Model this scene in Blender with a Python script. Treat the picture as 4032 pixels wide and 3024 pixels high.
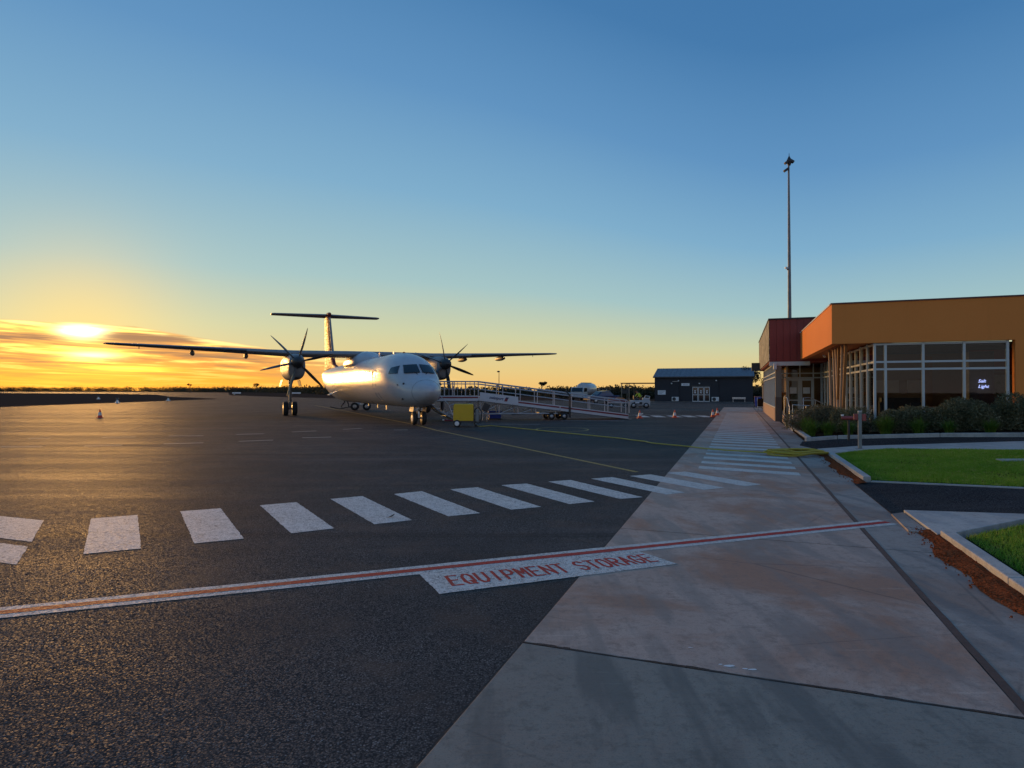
import bpy, bmesh, math, random
import numpy as np
from mathutils import Vector, Matrix

random.seed(7); RNG = np.random.default_rng(7)
R = math.radians
for o in list(bpy.data.objects):
    bpy.data.objects.remove(o)
SC = bpy.context.scene
COL = SC.collection

def lin(c):
    c /= 255.0
    return c / 12.92 if c <= 0.04045 else ((c + 0.055) / 1.055) ** 2.4
def srgb(r, g, b, k=1.0):
    return (lin(r) * k, lin(g) * k, lin(b) * k, 1.0)

# ------------------------------------------------------------------ camera
cam = bpy.data.cameras.new('camera'); cam_o = bpy.data.objects.new('camera', cam); COL.objects.link(cam_o)
cam.sensor_width = 36.0; cam.lens = 36.0 * 2400 / 4032
cam.clip_start = 0.05; cam.clip_end = 12000
cam_o.location = (0, 0, 1.586); cam_o.rotation_euler = (R(90.616), 0, 0)
SC.camera = cam_o
SC.render.resolution_x, SC.render.resolution_y = 1024, 768

# ------------------------------------------------------------------ sky and sun
SUN_AZ, SUN_EL = R(-35.2), R(4.9)
SUN = Vector((math.sin(SUN_AZ) * math.cos(SUN_EL), math.cos(SUN_AZ) * math.cos(SUN_EL), math.sin(SUN_EL)))
W = bpy.data.worlds.new('World'); SC.world = W; W.use_nodes = True
nt = W.node_tree; nt.nodes.clear()
def wn(t, **k):
    n = nt.nodes.new(t)
    for a, b in k.items(): setattr(n, a, b)
    return n
def lk(a, b): nt.links.new(a, b)
def val(sock, x):
    if isinstance(x, (int, float)): sock.default_value = x
    else: lk(x, sock)
def wm(op, a, b=None, c=None, clamp=False):
    n = wn('ShaderNodeMath', operation=op, use_clamp=clamp)
    val(n.inputs[0], a)
    if b is not None: val(n.inputs[1], b)
    if c is not None: val(n.inputs[2], c)
    return n.outputs[0]
def wramp(fac, stops, interp='LINEAR'):
    n = wn('ShaderNodeValToRGB'); n.color_ramp.interpolation = interp
    e = n.color_ramp.elements
    e[0].position, e[0].color = stops[0]
    e[1].position, e[1].color = stops[-1]
    for p, c in stops[1:-1]:
        x = e.new(p); x.color = c
    lk(fac, n.inputs[0]); return n.outputs[0]
def wmix(fac, a, b, mode='MIX'):
    n = wn('ShaderNodeMix', data_type='RGBA', blend_type=mode)
    val(n.inputs[0], fac)
    for s, x in ((n.inputs[6], a), (n.inputs[7], b)):
        if isinstance(x, tuple): s.default_value = x
        else: lk(x, s)
    return n.outputs[2]
def smooth(x, a, b, lo=0.0, hi=1.0):
    n = wn('ShaderNodeMapRange', interpolation_type='SMOOTHSTEP')
    val(n.inputs[0], x); n.inputs[1].default_value = a; n.inputs[2].default_value = b
    n.inputs[3].default_value = lo; n.inputs[4].default_value = hi
    return n.outputs[0]
sky = wn('ShaderNodeTexSky', sky_type='NISHITA'); sky.sun_disc = False
sky.sun_elevation = SUN_EL; sky.sun_rotation = SUN_AZ
sky.air_density = 1.0; sky.dust_density = 0.6; sky.ozone_density = 1.6
tc = wn('ShaderNodeTexCoord'); sep = wn('ShaderNodeSeparateXYZ'); lk(tc.outputs['Generated'], sep.inputs[0])
X, Y, Z = sep.outputs
dot = wn('ShaderNodeVectorMath', operation='DOT_PRODUCT'); lk(tc.outputs['Generated'], dot.inputs[0]); dot.inputs[1].default_value = SUN
cosang = dot.outputs['Value']
zpos = wm('MAXIMUM', Z, 0.0)
flat = wm('MAXIMUM', wm('SQRT', wm('SUBTRACT', 1.0, wm('MULTIPLY', Z, Z))), 0.02)
az = wm('ARCTAN2', X, Y)                       # 0 straight ahead, negative to the left
daz = wm('SUBTRACT', az, SUN_AZ)
el = wm('DIVIDE', zpos, flat)
# the clear sky: warm band at the horizon that reaches higher towards the sun
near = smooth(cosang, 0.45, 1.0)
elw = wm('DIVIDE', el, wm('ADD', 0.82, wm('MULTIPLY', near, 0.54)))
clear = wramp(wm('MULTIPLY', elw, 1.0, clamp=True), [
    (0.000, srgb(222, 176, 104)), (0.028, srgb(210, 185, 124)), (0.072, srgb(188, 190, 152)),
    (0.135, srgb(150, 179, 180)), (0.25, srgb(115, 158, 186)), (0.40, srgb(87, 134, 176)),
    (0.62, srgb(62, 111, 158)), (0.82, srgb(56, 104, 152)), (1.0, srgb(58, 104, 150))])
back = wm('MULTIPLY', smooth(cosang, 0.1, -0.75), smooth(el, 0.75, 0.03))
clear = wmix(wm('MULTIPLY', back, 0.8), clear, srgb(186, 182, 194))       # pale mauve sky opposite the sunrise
halo = wm('POWER', wm('MAXIMUM', cosang, 0.0), 190.0)
clear = wmix(wm('MULTIPLY', halo, 0.42), clear, srgb(255, 206, 92))
# the cloud bank low over the sunrise
comb = wn('ShaderNodeCombineXYZ'); lk(wm('MULTIPLY', daz, 5.0), comb.inputs[0])
slant = wm('MULTIPLY', daz, 0.03)
lk(wm('MULTIPLY', wm('ADD', el, slant), 105.0), comb.inputs[1])
no1 = wn('ShaderNodeTexNoise'); lk(comb.outputs[0], no1.inputs['Vector'])
no1.inputs['Scale'].default_value = 1.0; no1.inputs['Detail'].default_value = 6.0; no1.inputs['Roughness'].default_value = 0.62
no1.inputs['Distortion'].default_value = 0.5
comb2 = wn('ShaderNodeCombineXYZ'); lk(wm('MULTIPLY', daz, 14.0), comb2.inputs[0]); lk(wm('MULTIPLY', wm('ADD', el, slant), 190.0), comb2.inputs[1])
no2 = wn('ShaderNodeTexNoise'); lk(comb2.outputs[0], no2.inputs['Vector'])
no2.inputs['Scale'].default_value = 1.0; no2.inputs['Detail'].default_value = 4.0
n1, n2 = no1.outputs['Fac'], no2.outputs['Fac']
comb3 = wn('ShaderNodeCombineXYZ'); lk(wm('MULTIPLY', daz, 4.0), comb3.inputs[0])
no3 = wn('ShaderNodeTexNoise'); lk(comb3.outputs[0], no3.inputs['Vector']); no3.inputs['Scale'].default_value = 1.0; no3.inputs['Detail'].default_value = 3.0
top = wm('SUBTRACT', 0.0915, wm('MULTIPLY', wm('MAXIMUM', wm('SUBTRACT', daz, 0.06), 0.0), 0.15))
top = wm('ADD', top, wm('MULTIPLY', wm('SUBTRACT', no3.outputs['Fac'], 0.5), 0.012))
top = wm('SUBTRACT', top, wm('MULTIPLY', wm('MAXIMUM', wm('SUBTRACT', wm('MULTIPLY', daz, -1.0), 0.3), 0.0), 0.06))
gap = wm('SUBTRACT', top, el)                  # >0 inside the bank
inb = wm('MULTIPLY', smooth(gap, 0.0, 0.004), smooth(wm('ABSOLUTE', daz), 0.95, 0.25))
glow = wm('POWER', wm('MAXIMUM', cosang, 0.0), 320.0)
bankcol = wramp(wm('MULTIPLY', el, 10.0, clamp=True), [
    (0.0, srgb(252, 160, 40)), (0.2, srgb(246, 156, 38)), (0.42, srgb(214, 134, 56)), (0.9, srgb(188, 130, 80))])
dark = srgb(132, 90, 70)
bank = wmix(wm('MULTIPLY', smooth(n1, 0.48, 0.62), smooth(el, 0.012, 0.05, 0.2, 1.0)), bankcol, dark)
streak = wm('MULTIPLY', smooth(n1, 0.50, 0.40), smooth(n2, 0.38, 0.56))
bank = wmix(wm('MULTIPLY', streak, smooth(el, 0.006, 0.05, 0.25, 1.0)), bank, srgb(255, 208, 100, 1.2))
rim = wm('MULTIPLY', smooth(gap, 0.0, 0.003), smooth(gap, 0.011, 0.004))
bank = wmix(wm('MULTIPLY', rim, smooth(n2, 0.35, 0.6, 0.1, 0.9)), bank, srgb(255, 222, 140, 1.2))
sunlit = wm('MULTIPLY', glow, smooth(n1, 0.62, 0.40))
bank = wmix(sunlit, bank, srgb(255, 190, 60, 0.8), 'ADD')
thin = smooth(daz, 0.62, 0.12)
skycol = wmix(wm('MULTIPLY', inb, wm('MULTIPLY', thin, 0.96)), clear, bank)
# the veiled sun itself, burning through the top of the bank and again lower down
def disc(dx, de, sx, se):
    a = wm('DIVIDE', wm('SUBTRACT', daz, dx), sx); b = wm('DIVIDE', wm('SUBTRACT', el, de), se)
    r2 = wm('ADD', wm('MULTIPLY', a, a), wm('MULTIPLY', b, b))
    return wm('POWER', 2.718, wm('MULTIPLY', r2, -1.0))
under = smooth(gap, -0.001, 0.003)
core = wm('MULTIPLY', disc(0.0, 0.0795, 0.021, 0.0085), wm('MULTIPLY', under, smooth(n1, 0.72, 0.40, 0.35, 1.0)))
core2 = wm('MULTIPLY', disc(0.012, 0.047, 0.028, 0.005), smooth(n1, 0.72, 0.5))
core3 = wm('MULTIPLY', disc(0.045, 0.030, 0.05, 0.004), smooth(n1, 0.7, 0.45))
skycol = wmix(core, skycol, srgb(255, 226, 150, 7.0), 'ADD')
skycol = wmix(core2, skycol, srgb(255, 216, 120, 3.2), 'ADD')
skycol = wmix(core3, skycol, srgb(255, 214, 60, 1.3), 'ADD')
# physical sky keeps a share everywhere; everything is scaled for a Background of 0.1
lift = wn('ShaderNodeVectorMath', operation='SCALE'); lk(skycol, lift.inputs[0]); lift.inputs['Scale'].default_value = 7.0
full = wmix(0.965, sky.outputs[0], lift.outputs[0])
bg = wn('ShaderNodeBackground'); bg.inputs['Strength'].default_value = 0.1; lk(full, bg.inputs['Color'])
wo = wn('ShaderNodeOutputWorld'); lk(bg.outputs[0], wo.inputs['Surface'])
W.cycles.sampling_method = 'MANUAL'; W.cycles.sample_map_resolution = 2048

sl = bpy.data.lights.new('sun', 'SUN'); sl.energy = 1.4; sl.angle = R(10); sl.color = (1.0, 0.50, 0.14)
so = bpy.data.objects.new('sun', sl); COL.objects.link(so); so.rotation_euler = SUN.to_track_quat('Z', 'Y').to_euler()
so.location = (-60, 80, 30)

SC.view_settings.view_transform = 'Standard'; SC.view_settings.look = 'None'
SC.view_settings.gamma = 1.0; SC.view_settings.exposure = 0.82
SC.view_settings.use_curve_mapping = False
SC.render.engine = 'CYCLES'

# ------------------------------------------------------------------ helpers
def link(o): COL.objects.link(o); return o
PA = R(20.35)                                  # the walkway runs 20 degrees right of straight ahead
DU = Vector((math.sin(PA), math.cos(PA), 0)); DV = Vector((math.cos(PA), -math.sin(PA), 0))
def UV(u, v, z=0.0): return DU * u + DV * v + Vector((0, 0, z))

class MB:
    def __init__(s): s.v = []; s.f = []
    def poly(s, pts):
        b = len(s.v); s.v += [tuple(p) for p in pts]; s.f.append(tuple(range(b, b + len(pts)))); return s
    def box(s, x0, x1, y0, y1, z0, z1, M=None):
        b = len(s.v)
        P = [(x0, y0, z0), (x1, y0, z0), (x1, y1, z0), (x0, y1, z0), (x0, y0, z1), (x1, y0, z1), (x1, y1, z1), (x0, y1, z1)]
        if M is not None: P = [tuple(M @ Vector(p)) for p in P]
        s.v += P
        for q in ((0, 3, 2, 1), (4, 5, 6, 7), (0, 1, 5, 4), (1, 2, 6, 5), (2, 3, 7, 6), (3, 0, 4, 7)):
            s.f.append(tuple(b + i for i in q))
        return s
    def prism(s, pts, z0, z1):
        n = len(pts); b = len(s.v)
        s.v += [(p[0], p[1], z0) for p in pts] + [(p[0], p[1], z1) for p in pts]
        s.f.append(tuple(b + i for i in reversed(range(n)))); s.f.append(tuple(b + n + i for i in range(n)))
        for i in range(n):
            j = (i + 1) % n; s.f.append((b + i, b + j, b + n + j, b + n + i))
        return s
    def tube(s, pts, r, n=8, cap=True):
        pts = [Vector(p) for p in pts]; k = len(pts)
        rr = r if isinstance(r, (list, tuple)) else [r] * k
        b = len(s.v); prev = None
        for i, p in enumerate(pts):
            t = (pts[min(i + 1, k - 1)] - pts[max(i - 1, 0)])
            t = t.normalized() if t.length > 1e-9 else Vector((0, 0, 1))
            if prev is None:
                a = Vector((0, 0, 1)) if abs(t.z) < 0.9 else Vector((1, 0, 0))
                x = t.cross(a).normalized()
            else:
                x = (prev - t * prev.dot(t)).normalized()
            prev = x; y = t.cross(x)
            for j in range(n):
                a = 2 * math.pi * j / n
                s.v.append(tuple(p + (x * math.cos(a) + y * math.sin(a)) * rr[i]))
        for i in range(k - 1):
            for j in range(n):
                j2 = (j + 1) % n
                s.f.append((b + i * n + j, b + i * n + j2, b + (i + 1) * n + j2, b + (i + 1) * n + j))
        if cap:
            s.f.append(tuple(b + j for j in reversed(range(n)))); s.f.append(tuple(b + (k - 1) * n + j for j in range(n)))
        return s
    def rings(s, rings, cap=True):
        n = len(rings[0]); b = len(s.v)
        for r_ in rings: s.v += [tuple(p) for p in r_]
        for i in range(len(rings) - 1):
            for j in range(n):
                j2 = (j + 1) % n
                s.f.append((b + i * n + j, b + i * n + j2, b + (i + 1) * n + j2, b + (i + 1) * n + j))
        if cap:
            s.f.append(tuple(b + j for j in reversed(range(n)))); m = b + (len(rings) - 1) * n
            s.f.append(tuple(m + j for j in range(n)))
        return s
    def lathe(s, prof, c, axis, n=20, cap=True):
        c = Vector(c); ax = Vector(axis).normalized()
        a = Vector((0, 0, 1)) if abs(ax.z) < 0.9 else Vector((1, 0, 0))
        x = ax.cross(a).normalized(); y = ax.cross(x)
        return s.rings([[c + ax * h + (x * math.cos(2 * math.pi * j / n) + y * math.sin(2 * math.pi * j / n)) * r_ for j in range(n)] for h, r_ in prof], cap)
    def ell(s, c, rx, ry, rz, n=16, m=10):
        c = Vector(c)
        return s.rings([[c + Vector((rx * math.sin(t) * math.cos(a), ry * math.sin(t) * math.sin(a), -rz * math.cos(t))) for a in [2 * math.pi * j / n for j in range(n)]]
                        for t in [max(0.02, math.pi * i / m - (0.02 if i == m else 0)) for i in range(m + 1)]])
    def build(s, name, mat, parent=None, smooth=False, bevel=0.0, **tags):
        me = bpy.data.meshes.new(name); me.from_pydata(s.v, [], s.f); me.update()
        bm = bmesh.new(); bm.from_mesh(me); bmesh.ops.recalc_face_normals(bm, faces=bm.faces); bm.to_mesh(me); bm.free()
        for m in (mat if isinstance(mat, (list, tuple)) else [mat]): me.materials.append(m)
        if smooth:
            me.polygons.foreach_set('use_smooth', [True] * len(me.polygons))
            try: me.set_sharp_from_angle(angle=R(50))
            except Exception: pass
        o = link(bpy.data.objects.new(name, me)); o.parent = parent
        if bevel:
            b = o.modifiers.new('bevel', 'BEVEL'); b.width = bevel; b.segments = 2; b.limit_method = 'ANGLE'; b.angle_limit = R(40)
        for k, v in tags.items(): o[k] = v
        return o

def thing(name, label, cat, loc=(0, 0, 0), rz=0.0, group=None):
    o = link(bpy.data.objects.new(name, None)); o.empty_display_size = 0.2
    o.location = loc; o.rotation_euler = (0, 0, rz); o['label'] = label; o['category'] = cat
    if group: o['group'] = group
    return o
def tag(o, label, cat, group=None):
    o['label'] = label; o['category'] = cat
    if group: o['group'] = group
    return o
def copy_tree(o, parent=None):
    c = o.copy(); link(c); c.parent = parent
    for ch in list(o.children): copy_tree(ch, c)
    return c
def struct(o): o['kind'] = 'structure'; return o
def stuff(o): o['kind'] = 'stuff'; return o
def piece(src, parent, loc=(0, 0, 0), rz=0.0, name=None):
    c = src.copy(); link(c); c.parent = parent; c.location = loc; c.rotation_euler = (0, 0, rz); return c

# ------------------------------------------------------------------ materials
class MT:
    def __init__(s, name):
        s.m = bpy.data.materials.new(name); s.m.use_nodes = True; s.t = s.m.node_tree
        s.p = s.t.nodes['Principled BSDF']; s.out = s.t.nodes['Material Output']
        s._tc = None
    def n(s, t, **k):
        x = s.t.nodes.new(t)
        for a, b in k.items(): setattr(x, a, b)
        return x
    def l(s, a, b): s.t.links.new(a, b)
    def co(s, kind='Object', scale=(1, 1, 1), rot=(0, 0, 0)):
        if kind == 'World':
            g = s.n('ShaderNodeNewGeometry'); o = g.outputs['Position']
        else:
            g = s.n('ShaderNodeTexCoord'); o = g.outputs[kind]
        m = s.n('ShaderNodeMapping'); m.inputs['Scale'].default_value = scale; m.inputs['Rotation'].default_value = rot
        s.l(o, m.inputs[0]); return m.outputs[0]
    def noise(s, co, scale, detail=4, rough=0.55, dist=0.0):
        x = s.n('ShaderNodeTexNoise'); s.l(co, x.inputs['Vector']); x.inputs['Scale'].default_value = scale
        x.inputs['Detail'].default_value = detail; x.inputs['Roughness'].default_value = rough; x.inputs['Distortion'].default_value = dist
        return x.outputs['Fac']
    def vor(s, co, scale, feat='F1'):
        x = s.n('ShaderNodeTexVoronoi', feature=feat); s.l(co, x.inputs['Vector']); x.inputs['Scale'].default_value = scale
        return x.outputs['Distance']
    def rng(s, x, a, b, lo=0.0, hi=1.0):
        m = s.n('ShaderNodeMapRange', interpolation_type='SMOOTHSTEP'); s.l(x, m.inputs[0])
        for i, v in enumerate((a, b, lo, hi)): m.inputs[i + 1].default_value = v
        return m.outputs[0]
    def mul(s, a, b, op='MULTIPLY'):
        m = s.n('ShaderNodeMath', operation=op)
        for i, x in enumerate((a, b)):
            if isinstance(x, (int, float)): m.inputs[i].default_value = x
            else: s.l(x, m.inputs[i])
        return m.outputs[0]
    def mix(s, f, a, b, mode='MIX'):
        x = s.n('ShaderNodeMix', data_type='RGBA', blend_type=mode)
        if isinstance(f, (int, float)): x.inputs[0].default_value = f
        else: s.l(f, x.inputs[0])
        for i, c in ((6, a), (7, b)):
            if isinstance(c, tuple): x.inputs[i].default_value = c if len(c) == 4 else (*c, 1)
            else: s.l(c, x.inputs[i])
        return x.outputs[2]
    def color(s, c):
        if isinstance(c, tuple): s.p.inputs['Base Color'].default_value = c if len(c) == 4 else (*c, 1)
        else: s.l(c, s.p.inputs['Base Color'])
        return s
    def rough(s, r):
        if isinstance(r, (int, float)): s.p.inputs['Roughness'].default_value = r
        else: s.l(r, s.p.inputs['Roughness'])
        return s
    def set(s, **k):
        for a, b in k.items(): s.p.inputs[a.replace('_', ' ')].default_value = b
        return s
    def bump(s, h, strength=0.3, dist=0.01):
        b = s.n('ShaderNodeBump'); b.inputs['Strength'].default_value = strength; b.inputs['Distance'].default_value = dist
        s.l(h, b.inputs['Height']); s.l(b.outputs[0], s.p.inputs['Normal']); return s

def plain(name, c, rough=0.5, var=0.12, scale=3.0, metal=0.0, coat=0.0, bump=0.0):
    m = MT(name); co = m.co('Object'); f = m.noise(co, scale, 5)
    a = tuple(x * (1 - var) for x in c); b = tuple(min(1, x * (1 + var)) for x in c)
    m.color(m.mix(f, a, b)); m.rough(m.rng(m.noise(co, scale * 3, 3), 0.3, 0.7, max(0.03, rough - 0.08), rough + 0.08))
    m.set(Metallic=metal, Coat_Weight=coat)
    if bump: m.bump(m.noise(co, scale * 12, 3), bump, 0.005)
    return m.m

M = {}
def make_asphalt(name, lo, hi, stain, gl=1.0, grain=105):
    m = MT(name); co = m.co('World')
    v = m.n('ShaderNodeTexVoronoi', feature='F1'); m.l(co, v.inputs['Vector']); v.inputs['Scale'].default_value = grain
    sp = m.n('ShaderNodeSeparateColor'); m.l(v.outputs['Color'], sp.inputs[0]); rnd = sp.outputs[0]; rnd2 = sp.outputs[1]
    edge = m.rng(v.outputs['Distance'], 0.35, 0.72, 1.0, 0.0)
    fine = m.noise(co, grain * 2.3, 3, 0.7)
    big = m.noise(co, 0.3, 5, 0.6); mid = m.noise(co, 1.6, 5, 0.62); mid2 = m.noise(co, 5.5, 4, 0.6)
    lane = m.noise(m.co('World', (0.10, 1.1, 1), (0, 0, R(-20))), 0.5, 6, 0.6)
    tyre = m.noise(m.co('World', (0.05, 2.4, 1), (0, 0, R(64))), 0.6, 4, 0.6)
    c = m.mix(m.rng(rnd, 0.15, 1.0), lo, hi)
    c = m.mix(m.mul(m.rng(rnd2, 0.90, 0.97), 0.7), c, tuple(min(1, x * 2.3) for x in hi))
    c = m.mix(m.rng(fine, 0.35, 0.7, 0.0, 0.45), c, tuple(x * 0.6 for x in lo))
    c = m.mix(m.mul(m.mul(edge, -1.0), 1.0, 'ADD'), c, tuple(x * 0.55 for x in lo))
    c = m.mix(m.mul(m.rng(mid, 0.46, 0.68), 0.6), c, stain)
    c = m.mix(m.mul(m.rng(mid2, 0.55, 0.75), 0.25), c, tuple(x * 0.6 for x in lo))
    c = m.mix(m.mul(m.rng(big, 0.40, 0.62), 0.6), c, tuple(x * 0.62 for x in lo))
    c = m.mix(m.mul(m.rng(lane, 0.5, 0.72), 0.3), c, tuple(x * 1.25 for x in hi))
    c = m.mix(m.mul(m.rng(tyre, 0.60, 0.72), 0.5), c, tuple(x * 0.5 for x in lo))
    m.color(c)
    m.rough(m.mul(m.rng(rnd2, 0.0, 1.0, 0.56, 0.98), m.rng(lane, 0.3, 0.7, 0.85, 1.1)))
    m.l(m.mul(m.mul(m.rng(rnd, 0.3, 1.0, 0.02, 0.42), edge), gl), m.p.inputs['Specular IOR Level'])
    m.bump(m.mul(m.mul(edge, 0.8), m.mul(rnd, 0.6), 'ADD'), 0.10, 0.004)
    return m.m
M['asphalt'] = make_asphalt('asphalt', (0.102, 0.086, 0.079), (0.170, 0.145, 0.132), (0.150, 0.100, 0.076), 0.3)
M['path_asphalt'] = make_asphalt('path_asphalt', (0.038, 0.037, 0.039), (0.085, 0.084, 0.088), (0.055, 0.05, 0.048), 0.35)

def make_concrete(name, a, b, stain, wet, broom=True, dirt=0.5):
    m = MT(name); co = m.co('World')
    f = m.noise(co, 1.4, 6, 0.6); g = m.noise(co, 26, 4, 0.6); bl = m.noise(co, 0.6, 5, 0.65, 0.6)
    c = m.mix(f, a, b)
    c = m.mix(m.mul(m.rng(bl, 0.44, 0.62), dirt), c, stain)
    st = m.noise(m.co('World', (2.6, 0.45, 1), (0, 0, R(-14))), 1.3, 4, 0.55)
    c = m.mix(m.mul(m.rng(st, 0.47, 0.62), 0.62), c, wet)
    sc = m.noise(m.co('World', (0.5, 6, 1), (0, 0, R(15))), 2.2, 6, 0.7)
    c = m.mix(m.mul(m.rng(sc, 0.60, 0.74), 0.35), c, tuple(min(1, x * 1.35) for x in b))
    c = m.mix(m.mul(m.rng(g, 0.5, 0.75), 0.45), c, tuple(x * 0.55 for x in a))
    sp = m.noise(co, 7, 6, 0.75); c = m.mix(m.mul(m.rng(sp, 0.50, 0.66), 0.55), c, tuple(x * 0.62 for x in a))
    fg = m.noise(co, 110, 2, 0.6); c = m.mix(m.mul(m.rng(fg, 0.52, 0.7), 0.4), c, tuple(x * 0.55 for x in a))
    pit = m.vor(co, 42); c = m.mix(m.mul(m.rng(pit, 0.05, 0.14, 1, 0), m.rng(f, 0.45, 0.6)), c, tuple(x * 0.4 for x in a))
    ck = m.n('ShaderNodeTexVoronoi', feature='DISTANCE_TO_EDGE'); m.l(m.co('World', (1, 1.6, 1), (0, 0, .5)), ck.inputs['Vector']); ck.inputs['Scale'].default_value = 0.42
    c = m.mix(m.mul(m.rng(ck.outputs['Distance'], 0.0, 0.006, 0.55, 0), m.rng(bl, 0.45, 0.6)), c, tuple(x * 0.35 for x in a))
    m.color(c); m.rough(m.rng(st, 0.35, 0.7, 0.85, 0.62)); m.set(Specular_IOR_Level=0.35)
    br = m.noise(m.co('World', (1.2, 40, 1), (0, 0, PA)), 4, 3)
    m.bump(m.mul(m.mul(g, 0.6), m.mul(br, 0.5), 'ADD'), 0.35, 0.006)
    return m.m
M['concrete'] = make_concrete('concrete', (0.40, 0.272, 0.215), (0.58, 0.42, 0.335), (0.38, 0.175, 0.10), (0.26, 0.195, 0.16), dirt=0.8)
M['concrete_grey'] = make_concrete('concrete_grey', (0.22, 0.195, 0.163), (0.31, 0.28, 0.232), (0.245, 0.16, 0.125), (0.10, 0.09, 0.08), dirt=0.5)
M['concrete_pale'] = make_concrete('concrete_pale', (0.38, 0.37, 0.35), (0.50, 0.485, 0.455), (0.33, 0.29, 0.26), (0.28, 0.29, 0.30), dirt=0.25)
M['gutter'] = make_concrete('gutter', (0.30, 0.24, 0.205), (0.43, 0.355, 0.305), (0.28, 0.12, 0.06), (0.16, 0.14, 0.13), dirt=0.55)
M['joint'] = plain('joint_filler', (0.035, 0.028, 0.025), 0.9, 0.3, 8)
M['joint_brown'] = plain('joint_brown', (0.105, 0.055, 0.04), 0.85, 0.35, 9, bump=0.4)

def make_soil(name, a, b, sc=6):
    m = MT(name); co = m.co('World')
    f = m.noise(co, sc, 6, 0.65); g = m.noise(co, sc * 9, 4, 0.6)
    m.color(m.mix(m.rng(g, 0.35, 0.7), m.mix(f, a, b), tuple(x * 0.5 for x in a))); m.rough(1.0); m.set(Specular_IOR_Level=0.0)
    m.bump(m.mul(f, g, 'ADD'), 0.8, 0.03); return m.m
M['soil'] = make_soil('red_soil', (0.20, 0.062, 0.028), (0.30, 0.105, 0.045), 5)
M['dirt'] = make_soil('brown_dirt', (0.09, 0.052, 0.036), (0.14, 0.083, 0.057), 0.7)
M['bark_mulch'] = make_soil('mulch', (0.045, 0.03, 0.02), (0.08, 0.05, 0.03), 9)

def make_paint(name, c, under, wear=0.5, dirt=(0.25, 0.2, 0.17)):
    m = MT(name); co = m.co('World')
    vv = m.n('ShaderNodeTexVoronoi', feature='F1'); m.l(co, vv.inputs['Vector']); vv.inputs['Scale'].default_value = 85
    sp = m.n('ShaderNodeSeparateColor'); m.l(vv.outputs['Color'], sp.inputs[0])
    w = m.noise(co, 30, 5, 0.7); w2 = m.noise(co, 2.3, 4, 0.6); w3 = m.noise(co, 9, 5, 0.65)
    k = m.mul(m.rng(w, 0.60 - wear * 0.14, 0.76 - wear * 0.12), m.rng(w2, 0.25, 0.75, 0.35, 1.0))
    k2 = m.mul(m.rng(vv.outputs['Distance'], 0.5, 0.72), m.rng(w3, 0.3, 0.7, 0.15, 0.9))
    k = m.mul(k, k2, 'MAXIMUM')
    cc = m.mix(m.mul(m.rng(w2, 0.35, 0.75), 0.4), c, tuple(x * y * 2.2 for x, y in zip(c, dirt)))
    cc = m.mix(m.rng(sp.outputs[0], 0.0, 1.0, 0.0, 0.30), cc, tuple(x * 0.55 for x in c))
    cc = m.mix(m.mul(m.rng(w3, 0.5, 0.75), 0.3), cc, tuple(x * 0.5 for x in c))
    m.color(m.mix(k, cc, under)); m.rough(m.rng(w, 0.3, 0.7, 0.6, 0.85)); m.set(Specular_IOR_Level=0.2)
    m.bump(m.mul(w, m.rng(vv.outputs['Distance'], 0.3, 0.72, 1, 0), 'ADD'), 0.4, 0.004); return m.m
M['paint_white'] = make_paint('white_road_paint', (0.76, 0.73, 0.68), (0.12, 0.105, 0.095), 0.85, (0.40, 0.385, 0.37))
M['paint_path'] = make_paint('white_path_paint', (0.72, 0.69, 0.64), (0.32, 0.25, 0.215), 0.75, (0.36, 0.34, 0.33))
M['paint_red'] = make_paint('red_road_paint', (0.52, 0.028, 0.022), (0.28, 0.10, 0.08), 0.25, (0.42, 0.42, 0.42))
M['paint_yellow'] = make_paint('yellow_road_paint', (0.50, 0.33, 0.08), (0.10, 0.09, 0.08), 0.7, (0.36, 0.34, 0.33))
M['paint_dash'] = make_paint('faded_dash_paint', (0.62, 0.56, 0.48), (0.12, 0.10, 0.09), 0.6, (0.36, 0.34, 0.33))

def gloss(name, c, rough=0.22, var=0.04, coat=0.6, spec=0.5):
    m = MT(name); co = m.co('Object'); f = m.noise(co, 1.5, 5, 0.6); g = m.noise(m.co('Object', (0.4, 2, 5)), 2.0, 5, 0.6)
    c2 = tuple(x * (1 - var * 2) for x in c)
    m.color(m.mix(m.mul(f, 0.6), m.mix(m.rng(g, 0.45, 0.75), c, c2), c2)); m.rough(m.rng(g, 0.3, 0.7, rough * 0.8, rough * 1.25))
    m.set(Coat_Weight=coat, Coat_Roughness=0.08, Specular_IOR_Level=spec); return m.m
M['plane_white'] = gloss('aircraft_white', (0.48, 0.49, 0.52), 0.34, 0.06, 0.08)
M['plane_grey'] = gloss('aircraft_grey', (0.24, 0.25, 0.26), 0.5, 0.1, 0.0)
M['plane_red'] = gloss('aircraft_red', (0.20, 0.022, 0.022), 0.55, 0.06, 0.0, 0.2)
M['boot'] = plain('deicing_boot', (0.035, 0.035, 0.038), 0.5, 0.2)
M['prop'] = plain('propeller_blade', (0.045, 0.045, 0.05), 0.38, 0.15)
M['dark'] = plain('dark_metal', (0.03, 0.03, 0.032), 0.5, 0.25)
M['rubber'] = plain('tyre_rubber', (0.02, 0.02, 0.021), 0.75, 0.2)
M['steel'] = plain('galvanised_steel', (0.42, 0.43, 0.44), 0.38, 0.15, 4, metal=0.7)
M['alu'] = plain('brushed_aluminium', (0.55, 0.56, 0.57), 0.33, 0.1, 5, metal=0.8)
M['white_metal'] = plain('white_powdercoat', (0.62, 0.63, 0.63), 0.4, 0.08, 4)
M['ramp_white'] = plain('ramp_white', (0.55, 0.57, 0.60), 0.45, 0.1, 4)
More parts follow.
